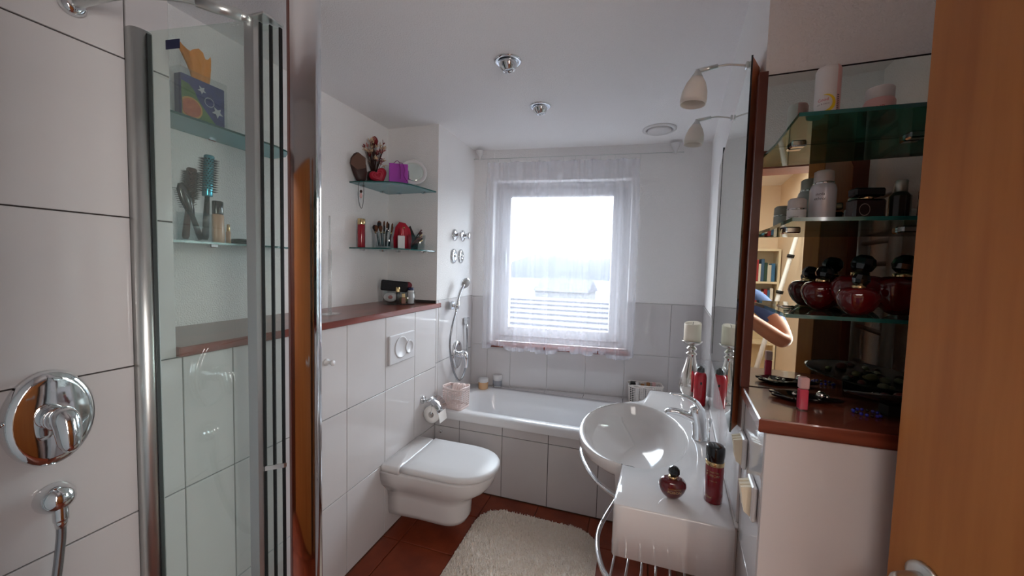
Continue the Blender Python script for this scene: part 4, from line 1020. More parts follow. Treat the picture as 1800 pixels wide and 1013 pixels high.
# on the dark ledge
z = 1.2455
t = thing('lip_gloss', 'pink lip gloss tube with pale cap standing on the dark ledge', 'lip gloss', (0.372, 1.0, z))
g = G(); g.box(-0.0085, -0.0085, 0.001, 0.0085, 0.0085, 0.047, 0.002); obj('tube', g, gloss_pink, t)
g = G(); g.box(-0.0088, -0.0088, 0.048, 0.0088, 0.0088, 0.074, 0.002); obj('cap', g, palepink, t)
g = G(); g.box(-0.0092, -0.0092, 0.0, 0.0092, 0.0092, 0.002); obj('foot', g, glass_clear, t)
t = thing('leaf_tray', 'black leaf-shaped tray with silver ornaments on the dark ledge', 'tray', (0.395, 1.075, z), math.radians(-6))
g = G(); n = 40
def leafp(a, k): 
    r = 0.038 + 0.008 * math.cos(3 * a) + 0.004 * math.cos(7 * a); return (r * 1.75 * k * math.cos(a), r * 0.80 * k * math.sin(a))
g.loft([[(*leafp(2 * PI * i / n, k), zz) for i in range(n)] for k, zz in ((0.6, 0.0), (0.95, 0.006), (1.0, 0.012), (0.97, 0.012), (0.6, 0.004))], True, True); obj('tray', g, black, t)
for i, (x, y, r) in enumerate(((-0.012, 0.0, 0.006), (0.0, 0.006, 0.005), (0.04, 0.0, 0.011), (0.052, 0.006, 0.007))):
    g = G(); g.ball((x, y, 0.006 + r), r, seg=10, rings=6); obj('ornament', g, silver, t)
t = thing('bead_bracelet', 'blue glass bead bracelet lying on the dark ledge', 'bracelet', (0.500, 1.02, z))
bl_m = mat('blue_glass_bead', (30, 40, 170), 0.08, coat=0.8)
for i in range(16):
    a = 2 * PI * i / 16; g = G(); g.ball((0.024 * math.cos(a), 0.020 * math.sin(a), 0.0036), 0.0036, seg=8, rings=6); obj('bead', g, bl_m if i % 3 else black, t)
t = thing('leaf_dish', 'long dark dish of shells and stones tilted on the dark ledge', 'dish', (0.59, 1.025, z), math.radians(12))
Mt = Matrix.Rotation(math.radians(-14), 4, 'X') @ Matrix.Rotation(math.radians(4), 4, 'Y')
g = G(); n = 40
def lp(a, k): return (0.135 * k * math.copysign(abs(math.cos(a)) ** 1.2, math.cos(a)), 0.07 * k * math.sin(a))
g.loft([[Mt @ Vector((*lp(2 * PI * i / n, k), zz + 0.03)) for i in range(n)] for k, zz in ((0.6, 0), (1.0, 0.010), (1.02, 0.014), (0.97, 0.013), (0.6, 0.006))], True, True); obj('dish', g, mat('dark_grey_dish', (44, 42, 40), 0.25, coat=0.4), t)
g = G(); g.box(-0.05, 0.01, 0.0, 0.05, 0.035, 0.022); obj('stand', g, blackm, t)
random.seed(5)
sm = [mat('dark_red_stone', (92, 34, 34), 0.3), mat('grey_shell', (150, 140, 120), 0.5), black, mat('olive_shell', (110, 100, 64), 0.5)]
for i in range(26):
    a = random.uniform(0, 2 * PI); k = random.uniform(0, 0.8); x, y = lp(a, k); r = random.uniform(0.006, 0.012)
    g = G(); g.ball(Mt @ Vector((x, y, 0.036 + r * 0.6)), r * 1.3, r, r * 0.8, 8, 6, Matrix.Rotation(random.uniform(0, 3), 3, 'Z')); obj('stone', g, sm[i % 4], t)

# ------------------------------------------------------------------ shower
sh = thing('shower_screen', 'glass shower screen with aluminium posts beside the tiled wall', 'shower screen', (-1.1, 0.70, 0))
g = G(); n = 12
pol = [(-1.2995, 0.662), (-1.2995, 0.712)] + [(-1.281 + 0.018 * math.cos(a), 0.687 + 0.025 * math.sin(a)) for a in [PI / 2 - PI * k / n for k in range(n + 1)]]
g.loft([[(x, y, z) for x, y in pol] for z in (0.012, 2.152)], True, True); obj('wall_profile', g, satin, sh, True)
g = G(); g.box(-1.266, 0.690, 0.02, -1.260, 0.700, 2.145); obj('black_seal', g, blackm, sh, True)
a = Vector((-1.262, 0.693)); b = Vector((-0.950, 0.733)); d = (b - a).normalized(); nn = Vector((-d.y, d.x)) * 0.003
g = G(); g.prism([tuple(a - nn), tuple(b - nn), tuple(b + nn), tuple(a + nn)], 0.03, 2.15); obj('glass_panel', g, glass_sh, sh, True)
q0 = a + d * 0.062; q1 = a + d * 0.107; nq = nn * 1.3
g = G(); g.prism([tuple(q0 - nq), tuple(q1 - nq), tuple(q1 - nn), tuple(q0 - nn)], 2.098, 2.122); obj('dark_sticker', g, navy, sh, True)
g = G(); g.prism([(-0.950, 0.720), (-0.926, 0.726), (-0.922, 0.748), (-0.946, 0.745)], 0.012, 2.156, 0.002); obj('far_post', g, satin, sh, True)
for i, (p, q) in enumerate((((-0.921, 0.744), (-0.909, 0.757)), ((-0.906, 0.760), (-0.894, 0.772)))):
    g = G(); dd = (Vector(q) - Vector(p)).normalized(); m_ = Vector((-dd.y, dd.x)) * 0.003
    g.prism([tuple(Vector(p) - m_), tuple(Vector(q) - m_), tuple(Vector(q) + m_), tuple(Vector(p) + m_)], 0.03, 2.145); obj('folded_pane', g, glass_sh, sh, True)
for x, y in ((-0.9225, 0.7425), (-0.9075, 0.7585), (-0.8925, 0.7735)):
    g = G(); g.box(x - 0.002, y - 0.004, 0.02, x + 0.002, y + 0.004, 2.147); obj('black_seal', g, blackm, sh, True)
g = G(); g.prism([(-0.9225, 0.738), (-0.889, 0.770), (-0.886, 0.776), (-0.925, 0.744)], 0.985, 0.997); obj('clamp', g, satin, sh, True)
g = G(); g.tube(smooth_path([(-1.298, 0.563, 2.142), (-1.16, 0.588, 2.158), (-1.05, 0.628, 2.160), (-1.00, 0.662, 2.157), (-0.94, 0.727, 2.150)], 5), 0.0105, 12); obj('support_bar', g, satin, sh, True)
g = G(); lathe_x(g, [(0.024, 0.0), (0.024, 0.012), (0.018, 0.020), (0.012, 0.022)], 0.563, 2.142, 20, XL + 0.0005); obj('bar_rose', g, chrome, sh, True)
g = G(); g.tube([(-1.012, 0.652, 2.158), (-0.95, 0.716, 2.152)], 0.0135, 12); obj('bar_sleeve', g, satin, sh, True)
g = G(); g.box(-0.955, 0.72, 2.150, -0.885, 0.778, 2.156, 0.001); obj('top_cap', g, satin, sh, True)

cp = thing('shower_door_post', 'wide polished chrome post of the shower door, close to the camera', 'post', (-0.70, 0.67, 0))
P0 = Vector((-0.716, 0.642)); fd = Vector((0.42, 0.907)).normalized()
pol = []
for k in range(9):                       # slightly crowned face turned towards the doorway
    t = k / 8; p = P0 + fd * 0.046 * t + Vector((0.907, -0.42)) * (0.0022 * math.sin(PI * t)); pol.append((p.x, p.y))
P1 = P0 + fd * 0.046; cc = P1 - Vector((0.907, -0.42)) * 0.026
for k in range(1, 15):
    aa = math.radians(-24.8 + 150 * k / 14); pol.append((cc.x + 0.026 * math.cos(aa), cc.y + 0.026 * math.sin(aa)))
pol.append((P0.x - 0.03, P0.y + 0.035))
g = G()
g.loft([[(x, y, z) for x, y in pol[:-1]] for z in (0.002, 2.25)], closed=False)
back = [pol[-2], pol[-1], pol[0]]
g.loft([[(x, y, z) for x, y in back] for z in (0.002, 2.25)], closed=False, smooth=False)
g.add([(x, y, 2.25) for x, y in pol], [tuple(range(len(pol)))], False)
obj('chrome_profile', g, chrome, cp, True)
pl0 = P0 + Vector((-0.0015, -0.0005))
g = G(); g.prism([(pl0.x - 0.017, pl0.y + 0.012), (pl0.x - 0.0095, pl0.y + 0.003), (pl0.x - 0.004, pl0.y + 0.012), (pl0.x - 0.012, pl0.y + 0.022)], 0.002, 2.25); obj('black_seal', g, blackm, cp, True)
g = G(); g.prism([(pl0.x - 0.0093, pl0.y + 0.003), (pl0.x - 0.001, pl0.y + 0.0005), (pl0.x - 0.001, pl0.y + 0.012), (pl0.x - 0.004, pl0.y + 0.012)], 0.002, 2.25); obj('brown_reflection', g, mat('brown_reflection', (92, 44, 36), 0.35, coat=0.3), cp, True)  # strip coloured brown to imitate the wooden door mirrored in the chrome

mx = thing('shower_mixer', 'large chrome single-lever shower mixer on an oval plate', 'mixer tap', (XL, 0.497, 1.168))
g = G(); oval_plate(g, 0.074, 0.112, 0.03); obj('plate', g, chrome, mx)
g = G(); g.tube([(0.016, -0.068, 0.012), (0.016, -0.084, 0.012)], 0.006, 10); obj('diverter_pin', g, chrome, mx)
lever(mx, 0.055, 0.78)
so = thing('hose_outlet', 'round chrome shower hose outlet below the shower mixer', 'outlet', (XL, 0.500, 0.972))
g = G(); lathe_x(g, [(0.034, 0.0), (0.035, 0.006), (0.033, 0.020), (0.027, 0.034), (0.016, 0.044), (0.004, 0.047)], 0, 0, 28); obj('dome', g, chrome, so)
g = G(); g.tube(smooth_path([(0.024, 0, 0.0), (0.030, 0, -0.02), (0.031, 0, -0.05)], 4), 0.0135, 14); g.cyl((0.031, 0, -0.042), (0.031, 0, -0.066), 0.0125, 0.0105, 14); obj('nut', g, chrome, so)
g = G(); g.tube(smooth_path([(XL + 0.031, 0.50, 0.915), (XL + 0.031, 0.497, 0.86), (XL + 0.04, 0.475, 0.74), (XL + 0.05, 0.42, 0.60), (XL + 0.05, 0.34, 0.52), (XL + 0.05, 0.25, 0.58), (XL + 0.045, 0.20, 0.8), (XL + 0.04, 0.19, 1.3), (XL + 0.05, 0.20, 1.70)], 8), 0.0085, 10)
tag(obj('shower_hose', g, hose_m), 'chrome hose hanging from the outlet below the shower mixer', 'hose')

# ------------------------------------------------------------------ glass shelves in the left niche
for z, lab in ((2.05, 'upper near glass shelf behind the shower glass'), (1.613, 'lower near glass shelf behind the shower glass')):
    t = thing('glass_shelf', lab, 'shelf', (-1.6, 1.05, z), group='glass shelves in the left niche')
    g = G(); g.prism([(-1.699, 0.767)] + [(-1.515, 0.767), (-1.505, 1.28), (-1.53, 1.36), (-1.60, 1.41), (-1.699, 1.42)], z - 0.008, z)
    p_ = obj('glass_pane', g, [glass_teal, glass_edge], t, True)
    for p in p_.data.polygons:
        if abs(p.normal.z) < 0.5: p.material_index = 1
    for y in (0.90, 1.13, 1.32):
        g = G(); g.box(-1.699, y - 0.016, z - 0.016, -1.672, y + 0.016, z + 0.004, 0.003); obj('clip', g, chrome, t, True)
cpol = [(-1.699, 2.333), (-1.699, 1.945)] + [(p.x, p.y) for p in smooth_path([(-1.645, 1.942, 0), (-1.55, 1.962, 0), (-1.44, 1.995, 0), (-1.375, 2.05, 0), (-1.34, 2.16, 0), (-1.312, 2.333, 0)], 4)]
for z, lab in ((2.05, 'upper far corner glass shelf with the dried flowers'), (1.645, 'lower far corner glass shelf with the make-up brushes')):
    t = thing('glass_shelf', lab, 'shelf', (-1.6, 2.2, z), group='glass shelves in the left niche')
    g = G(); g.prism(cpol[::-1], z - 0.008, z)
    p_ = obj('glass_pane', g, [glass_teal, glass_edge], t, True)
    for p in p_.data.polygons:
        if abs(p.normal.z) < 0.5: p.material_index = 1
    for x, y, dx, dy in ((-1.686, 2.05, 1, 0), (-1.686, 2.25, 1, 0), (-1.40, 2.32, 0, 1), (-1.60, 2.32, 0, 1)):
        g = G(); g.box(x - 0.013, y - 0.013, z - 0.016, x + 0.013, y + 0.013, z + 0.004, 0.003); obj('clip', g, chrome, t, True)

# tissue box
t = thing('tissue_box', 'clear tissue box with blue and green print and orange tissue', 'tissue box', (-1.575, 1.012, 2.051))
g = G(); g.box(-0.040, -0.083, 0.0, 0.040, 0.083, 0.172, 0.003); obj('clear_case', g, glass_clear, t)
g = G(); g.box(0.0, -0.074, 0.006, 0.034, 0.074, 0.150); obj('carton', g, mat('blue_print', (40, 52, 132), 0.6, noise=(30, (28, 36, 104))), t)
def xface(poly, x): 
    g = G(); g.loft([[(x - 0.002, y, z) for y, z in poly], [(x, y, z) for y, z in poly]], True, True, smooth=False); return g
obj('green_leaf', xface([(-0.073, 0.007), (0.040, 0.007), (0.010, 0.040), (-0.022, 0.078), (-0.030, 0.10), (-0.050, 0.120), (-0.073, 0.125)], 0.0365), mat('green_print', (92, 128, 66), 0.6, noise=(40, (60, 96, 48))), t)
circ = lambda y, z, r, n=24, k=1: [(y + r * math.cos(2 * PI * i / n), z + k * r * math.sin(2 * PI * i / n)) for i in range(n)]
def clipc(poly): return [(max(y, -0.0725), max(z, 0.0075)) for y, z in poly]
obj('orange_ring', xface(clipc(circ(-0.045, 0.038, 0.038)), 0.038), mat('orange_print', (206, 150, 70), 0.6), t)
obj('orange_slice', xface(clipc(circ(-0.045, 0.038, 0.032)), 0.0395), mat('orange_red_print', (176, 76, 44), 0.6, noise=(60, (206, 110, 60))), t)
lt = mat('light_print', (196, 196, 206), 0.6)
star = lambda y, z, r: [(y + r * (1 if i % 2 else 0.45) * math.cos(i * PI / 5 + 0.3), z + r * (1 if i % 2 else 0.45) * math.sin(i * PI / 5 + 0.3)) for i in range(10)]
for y, z, r in ((-0.008, 0.116, 0.015), (0.046, 0.055, 0.021)): obj('pale_star', xface(star(y, z, r), 0.0385), lt, t)
g = G(); n = 20; g.loft([[(0.0372, 0.018 + r * math.cos(2 * PI * i / n), 0.082 + r * math.sin(2 * PI * i / n)) for i in range(n)] for r in (0.015, 0.017)]); obj('pale_ring', g, lt, t)
g = G(); random.seed(11); rings = []
for j, (z, w, d_, oy) in enumerate(((0.150, 0.030, 0.006, 0.006), (0.176, 0.034, 0.012, 0.006), (0.205, 0.040, 0.020, 0.002), (0.236, 0.046, 0.022, -0.004), (0.252, 0.052, 0.016, -0.010))):
    rings.append([(0.01 + d_ * math.sin(2 * PI * i / 24) * (1 + 0.5 * math.sin(i * 1.9 + j)), oy + w * math.cos(2 * PI * i / 24), z + (0.012 * math.sin(i * 1.3) if j > 2 else 0)) for i in range(24)])
g.loft(rings); obj('orange_tissue', g, orange_t, t)

# brushes and bottles on the lower near shelf
z = 1.614
t = thing('brush_tumbler', 'clear square tumbler holding hair brushes', 'tumbler', (-1.575, 0.995, z))
g = G(); r0 = rrect(0, 0, 0.036, 0.045, 0.008, 3); r1 = rrect(0, 0, 0.033, 0.042, 0.007, 3)
g.loft([[(x, y, zz) for x, y in r] for r, zz in ((r0, 0), (r0, 0.105), (r1, 0.105), (r1, 0.006))], True, True); obj('glass', g, glass_clear, t)
def round_brush(loc, dirv, hl, bl_, br, mh, mb, mbr, label, cap=None):
    t = thing('hair_brush', label, 'hair brush', loc)
    q = Vector(dirv).normalized().to_track_quat('Z', 'Y').to_matrix()
    g = G(); g.lathe([(0.008, 0), (0.0115, 0.01), (0.010, hl * 0.5), (0.008, hl)], (0, 0, 0), 16, q); obj('handle', g, mh, t)
    g = G(); g.lathe([(br * 0.6, hl), (br * 0.62, hl + 0.004), (br * 0.62, hl + bl_ - 0.004), (br * 0.5, hl + bl_)], (0, 0, 0), 20, q); obj('barrel', g, mb, t)
    g = G()
    for i in range(16):
        for j in range(14):
            a = 2 * PI * (i + 0.5 * (j % 2)) / 16; zz = hl + 0.018 + (bl_ - 0.036) * j / 13
            u = Vector((math.cos(a), math.sin(a), 0)); v = Vector((-math.sin(a), math.cos(a), 0)) * 0.0026
            p = u * br * 0.6 + Vector((0, 0, zz)); e = u * br * 1.22 + Vector((0, 0, zz + 0.002))
            g.add([q @ (p - v), q @ (p + v), q @ (e + v * 0.6), q @ (e - v * 0.6), q @ (p + Vector((0, 0, 0.0022)))], [(0, 1, 2, 3), (0, 4, 3), (1, 4, 2)])
    o = obj('bristles', g, mbr, t); o['kind'] = 'stuff'
    return t
round_brush((-1.560, 1.020, z + 0.008), (0.02, 0.05, 1), 0.165, 0.155, 0.027, black, teal, blackm, 'round hair brush with teal barrel')
round_brush((-1.590, 0.972, z + 0.008), (0.0, 0.10, 1), 0.135, 0.13, 0.026, mat('reddish_wood_handle', (104, 56, 44), 0.4), mat('brown_barrel', (80, 50, 40), 0.4), blackm, 'round hair brush with reddish wooden handle')
t = thing('paddle_brush', 'black flat hair brush leaning at the left of the tumbler', 'hair brush', (-1.575, 1.015, z + 0.008))
q = Vector((0.0, -0.33, 1)).normalized().to_track_quat('Z', 'Y').to_matrix()
g = G(); g.lathe([(0.009, 0), (0.011, 0.02), (0.009, 0.09), (0.016, 0.115), (0.021, 0.15), (0.019, 0.19), (0.008, 0.21)], (0, 0, 0), 16, q, sx=0.55); obj('handle', g, black, t)
g = G()
for i in range(10):
    for s_ in (-1, 1):
        p = q @ Vector((0.0, s_ * 0.013, 0.125 + i * 0.0075)); e = p + q @ Vector((0.0, s_ * 0.018, 0.004)); g.cyl(p, e, 0.0013, 0.0008, 5)
o = obj('bristles', g, blackm, t); o['kind'] = 'stuff'
t = thing('make_up_bottle', 'beige make-up bottle with black cap beside the brush tumbler', 'bottle', (-1.560, 1.068, z))
g = G(); g.lathe([(0.021, 0), (0.022, 0.002), (0.0215, 0.105), (0.017, 0.112)], seg=24, sx=0.7); obj('bottle', g, beige, t)
g = G(); g.lathe([(0.0195, 0.110), (0.020, 0.112), (0.020, 0.158), (0.0185, 0.161)], seg=24, sx=0.7); obj('cap', g, black, t)
t = thing('sample_bottle', 'tiny amber bottle between make-up bottle and black compact', 'bottle', (-1.555, 1.104, z))
g = G(); g.lathe([(0.008, 0), (0.0085, 0.001), (0.0085, 0.045), (0.005, 0.049)], seg=16); obj('bottle', g, beige, t)
g = G(); g.lathe([(0.0055, 0.048), (0.006, 0.049), (0.0055, 0.074), (0.004, 0.076)], seg=16); obj('cap', g, gold, t)
t = thing('powder_compact', 'round black powder compact lying on the lower near shelf', 'compact', (-1.565, 1.160, z))
g = G(); g.lathe([(0.034, 0), (0.040, 0.003), (0.041, 0.009)], seg=32); obj('base', g, black, t)
g = G(); g.lathe([(0.041, 0.0095), (0.040, 0.016), (0.030, 0.021), (0.004, 0.023)], seg=32); obj('lid', g, black, t)

# things on the upper far corner shelf
z = 2.051
t = thing('leather_bag', 'small dark brown leather bag on the upper corner shelf', 'bag', (-1.655, 1.985, z), math.radians(55))
g = G(); n = 28; rings = []
for zz, w, d_, ox in ((0.0, 0.022, 0.014, 0.01), (0.03, 0.034, 0.018, 0.006), (0.07, 0.044, 0.018, 0.0), (0.11, 0.048, 0.015, -0.008), (0.14, 0.040, 0.011, -0.012), (0.17, 0.022, 0.008, -0.012), (0.18, 0.008, 0.004, -0.012)):
    rings.append([(ox + w * math.cos(2 * PI * i / n) * (1 + 0.05 * math.sin(3 * i)), d_ * math.sin(2 * PI * i / n), zz) for i in range(n)])
g.loft(rings, True, True); obj('pouch', g, brown_l, t)
g = G(); g.loft([[(-0.06, -0.017, 0.10), (-0.02, -0.021, 0.07), (0.03, -0.021, 0.09), (0.03, -0.018, 0.15), (-0.012, -0.014, 0.178), (-0.05, -0.015, 0.14)], [(-0.06, -0.020, 0.10), (-0.02, -0.024, 0.07), (0.03, -0.024, 0.09), (0.03, -0.021, 0.15), (-0.012, -0.017, 0.178), (-0.05, -0.018, 0.14)]], True, True, smooth=False); obj('flap', g, mat('worn_brown_leather', (96, 66, 52), 0.6), t)
t = thing('heart_purse', 'red heart-shaped purse on the upper corner shelf', 'purse', (-1.575, 2.065, z), math.radians(34))
g = G(); n = 40; hp_ = []
for i in range(n):
    a = 2 * PI * i / n; hx = 16 * math.sin(a) ** 3; hz = 13 * math.cos(a) - 5 * math.cos(2 * a) - 2 * math.cos(3 * a) - math.cos(4 * a); hp_.append((hx * 0.0035, hz * 0.0035))
rot = math.radians(28); hp_ = [(x * math.cos(rot) - y * math.sin(rot), x * math.sin(rot) + y * math.cos(rot)) for x, y in hp_]
zmin = min(p[1] for p in hp_)
g.loft([[(x * k, yy, (y - zmin) * k + (1 - k) * 0.05) for x, y in hp_] for k, yy in ((0.55, -0.022), (0.85, -0.018), (1.0, -0.006), (1.0, 0.006), (0.85, 0.018), (0.55, 0.022))], True, True); obj('purse', g, red_m, t)
g = G(); g.tube([(x * 0.62, -0.0235, (y - zmin) * 0.62 + 0.021) for x, y in hp_ + hp_[:1]], 0.002, 6); g.tube([(x * 0.36, -0.024, (y - zmin) * 0.36 + 0.035) for x, y in hp_ + hp_[:1]], 0.0018, 6); obj('stitching', g, mat('light_red_piping', (198, 60, 84), 0.5), t)
t = thing('gift_bag', 'translucent purple gift bag with ribbon on the upper corner shelf', 'gift bag', (-1.475, 2.135, z), math.radians(32))
g = G(); n = 32; rings = []
for zz, k in ((0, 0.96), (0.002, 1), (0.06, 1.0), (0.10, 1.0), (0.128, 0.98), (0.136, 1.0)):
    rings.append([(x * k * (1 + 0.03 * math.sin(5 * i)), y * k * (1 + 0.03 * math.sin(4 * i + 1)), zz) for i, (x, y) in enumerate(rrect(0, 0, 0.058, 0.030, 0.008, 7))])
g.loft(rings, True, False); obj('film', g, purple, t)
g = G(); g.tube(smooth_path([(-0.03, -0.032, 0.134), (-0.01, -0.036, 0.152), (0.006, -0.034, 0.142), (0.025, -0.036, 0.136), (0.038, -0.036, 0.10), (0.034, -0.036, 0.06), (0.06, -0.038, 0.02)], 6), 0.0022, 6); g.tube(smooth_path([(0.004, -0.034, 0.14), (0.014, -0.034, 0.09), (0.012, -0.036, 0.04)], 6), 0.0022, 6); obj('ribbon', g, mat('dark_purple_ribbon', (140, 40, 130), 0.3), t)
t = thing('round_mirror', 'round white-framed tilted mirror on the upper corner shelf', 'mirror', (-1.425, 2.225, z), math.radians(30))
Mt = Matrix.Translation((0, 0, 0.108)) @ Matrix.Rotation(math.radians(-14), 4, 'X') @ Matrix.Rotation(PI / 2, 4, 'X')
g = G(); g.lathe([(0.070, -0.008), (0.086, -0.008), (0.090, 0.0), (0.086, 0.007), (0.076, 0.007), (0.068, 0.002)], (0, 0, 0), 40); g.v = [Mt @ v for v in g.v]; obj('frame', g, plastic_w, t)
g = G(); g.lathe([(0.0695, 0.0022), (0.055, 0.0023), (0.001, 0.0024)], (0, 0, 0), 40); g.v = [Mt @ v for v in g.v]; obj('mirror_glass', g, mirror_m, t)
g = G()
for x in (-0.03, 0.03): g.tube([(x, 0.008, 0.022), (x, -0.005, 0.0035), (x, 0.05, 0.0035)], 0.0022, 6)
obj('wire_stand', g, chrome, t)
t = thing('dried_bouquet', 'dried flower bunch of straw, roses and red petals in a dark pot', 'dried flowers', (-1.652, 2.118, z))
g = G(); g.lathe([(0.030, 0), (0.036, 0.004), (0.044, 0.05), (0.040, 0.09), (0.034, 0.094)], seg=20); obj('pot', g, brown_l, t)
random.seed(21)
g = G(); g2 = G(); g3 = G(); gs = G()
for i in range(64):
    a = random.uniform(0, 2 * PI); sp_ = random.uniform(0.01, 0.085); h = random.uniform(0.17, 0.30)
    tip = Vector((sp_ * math.cos(a) * 0.8, sp_ * math.sin(a) * 0.8, h - sp_ * 0.3)); tip.x = max(tip.x, -0.065)
    gs.tube([(0.012 * math.cos(a), 0.012 * math.sin(a), 0.08), tip * 0.6 + Vector((0, 0, 0.02)), tip], 0.0013, 5)
    dv = (tip - Vector((0, 0, 0.16))).normalized(); q = dv.to_track_quat('Z', 'Y').to_matrix()
    gg = (g, g2, g3)[0 if i % 5 < 3 else (1 if i % 5 == 3 else 2)]
    for k in range(5):
        b_ = 2 * PI * k / 5; L = random.uniform(0.012, 0.026)
        side = q @ Vector((-math.sin(b_), math.cos(b_), 0)) * 0.004; outw = q @ Vector((math.cos(b_) * 0.6, math.sin(b_) * 0.6, 0.8))
        gg.add([tip - side, tip + side, tip + outw * L + side * 0.7, tip + outw * L * 1.3, tip + outw * L - side * 0.7], [(0, 1, 2, 3, 4)])
for gg, m_, nm_ in ((g, straw, 'straw_flowers'), (g2, dryrose, 'rose_petals'), (g3, dryred, 'red_petals'), (gs, brown_l, 'stems')):
    o = obj(nm_, gg, m_, t); o['kind'] = 'stuff'
g = G(); rings = []
for zz, r in ((0.30, 0.003), (0.29, 0.016), (0.315, 0.022), (0.335, 0.014), (0.345, 0.003)): rings.append([(0.004 + r * math.cos(2 * PI * i / 14) * (1 + 0.15 * math.sin(3 * i)), r * math.sin(2 * PI * i / 14), zz - 0.02) for i in range(14)])
g.loft(rings, True, True); obj('red_rose', g, dryred, t)
t = thing('navy_ornament', 'small navy leaf-shaped ornament on the niche wall above the corner shelf', 'ornament', (-1.545, 2.330, 2.205))
g = G(); pl_ = [(-0.020, -0.026), (-0.004, -0.020), (0.016, 0.002), (0.020, 0.028), (0.004, 0.030), (-0.014, 0.012)]
g.loft([[(x, 0.0, z_) for x, z_ in pl_], [(x, -0.012, z_) for x, z_ in pl_]], True, True, smooth=False); obj('plate', g, navy, t)
t = thing('pendant_cord', 'black cord necklace with pink bead hanging over the shelf edge', 'necklace', (-1.60, 1.948, 2.053))
g = G(); g.tube(smooth_path([(-0.012, 0.05, 0.002), (-0.018, 0.0, 0.002), (-0.020, -0.012, -0.02), (-0.022, -0.014, -0.08), (-0.016, -0.014, -0.14), (0.002, -0.014, -0.172), (0.012, -0.013, -0.14), (0.016, -0.012, -0.08), (0.014, -0.011, -0.02), (0.012, 0.0, 0.002), (0.008, 0.05, 0.002)], 5), 0.0016, 6); obj('cord', g, blackm, t)
g = G(); g.ball((-0.002, -0.014, -0.095), 0.010, 0.007, 0.016, 14, 8); obj('pink_bead', g, palepink, t)
g = G(); g.ball((-0.002, -0.014, -0.070), 0.009, 0.006, 0.009, 14, 8); obj('brown_bead', g, brown_l, t)

# things on the lower far corner shelf
z = 1.646
t = thing('body_spray', 'slim red spray bottle with gold cap on the lower corner shelf', 'spray', (-1.645, 1.990, z))
g = G(); g.lathe([(0.022, 0), (0.023, 0.002), (0.023, 0.140), (0.0215, 0.143)], seg=28); obj('bottle', g, mat('deep_red_lacquer', (146, 16, 36), 0.2, coat=0.5), t)
g = G(); g.lathe([(0.0225, 0.143), (0.023, 0.145), (0.023, 0.178), (0.0215, 0.180)], seg=28); obj('cap', g, gold, t)
t = thing('brush_glass', 'square glass tumbler full of make-up brushes', 'tumbler', (-1.550, 2.085, z), math.radians(33))
g = G(); r0 = rrect(0, 0, 0.045, 0.035, 0.006, 3); r1 = rrect(0, 0, 0.041, 0.031, 0.005, 3)
g.loft([[(x, y, zz) for x, y in r] for r, zz in ((r0, 0), (r0, 0.105), (r1, 0.105), (r1, 0.012))], True, True); obj('glass', g, glass_clear, t)
random.seed(4)
for i in range(12):
    x = -0.034 + 0.0062 * i; y = random.uniform(-0.018, 0.018); L = random.uniform(0.115, 0.165); tx = (x * 1.2 + random.uniform(-0.015, 0.02)); big = i < 5
    p0 = Vector((x, y, 0.014)); p1 = Vector((x + tx * 0.45, y * 1.1, L)); c, s_ = math.cos(math.radians(33)), math.sin(math.radians(33))
    R2 = Matrix.Rotation(math.radians(33), 3, 'Z')
    t2 = thing('make_up_brush', '%s-handled make-up brush, %s from the left in the square glass tumbler' % ('black' if i % 3 else 'white', ORD[i]), 'brush', Vector((-1.550, 2.085, z)) + R2 @ p0, math.radians(33), group='make-up brushes in the glass tumbler')
    dv = p1 - p0; q = dv.normalized().to_track_quat('Z', 'Y').to_matrix()
    g = G(); g.lathe([(0.0025, 0), (0.0045, dv.length * 0.5), (0.004, dv.length * 0.75)], (0, 0, 0), 8, q); obj('handle', g, black if i % 3 else plastic_w, t2)
    g = G(); g.lathe([(0.0045, dv.length * 0.74), (0.0058, dv.length * 0.82), (0.0055, dv.length * 0.86)], (0, 0, 0), 10, q); obj('ferrule', g, silver if i % 2 else gold, t2)
    g = G(); rr = 0.013 if big else 0.006; g.lathe([(0.005, dv.length * 0.86), (rr, dv.length * 0.86 + 0.022), (rr * 0.9, dv.length * 0.86 + 0.034), (rr * 0.3, dv.length * 0.86 + 0.042)], (0, 0, 0), 12, q); obj('bristles', g, bristle if i % 3 else blackm, t2)
t = thing('red_pouch', 'red make-up pouch standing behind the white bottle', 'pouch', (-1.505, 2.225, z), math.radians(30))
g = G(); pr = [(-0.055, 0.0), (0.055, 0.0), (0.062, 0.08), (0.05, 0.14), (0.02, 0.178), (-0.02, 0.185), (-0.045, 0.15), (-0.058, 0.08)]
g.loft([[(x * k, yy, zz * k + 0.0) for x, zz in pr] for k, yy in ((0.93, -0.016), (1, -0.010), (1, 0.010), (0.93, 0.016))], True, True); obj('pouch', g, mat('crimson_fabric', (176, 18, 44), 0.55), t)
g = G(); g.cyl((0.01, -0.016, 0.145), (0.01, -0.019, 0.145), 0.007); obj('stud', g, gold, t)
t = thing('nail_varnish_remover', 'white oblong bottle with red cap on the lower corner shelf', 'bottle', (-1.462, 2.150, z), math.radians(33))
g = G(); g.box(-0.022, -0.013, 0, 0.022, 0.013, 0.088, 0.004); obj('bottle', g, plastic_w, t)
g = G(); g.lathe([(0.013, 0.087), (0.0135, 0.089), (0.012, 0.132), (0.010, 0.136)], (0.002, 0, 0), 20); obj('cap', g, red_g, t)
t = thing('lipstick_glass', 'slanted square glass of lipsticks and pencils at the right of the corner shelf', 'tumbler', (-1.400, 2.235, z), math.radians(33))
g = G(); r0 = rrect(0, 0, 0.052, 0.030, 0.006, 3); r1 = rrect(0, 0, 0.048, 0.026, 0.005, 3); r2 = rrect(0, 0, 0.058, 0.032, 0.006, 3); r3 = rrect(0, 0, 0.054, 0.028, 0.005, 3)
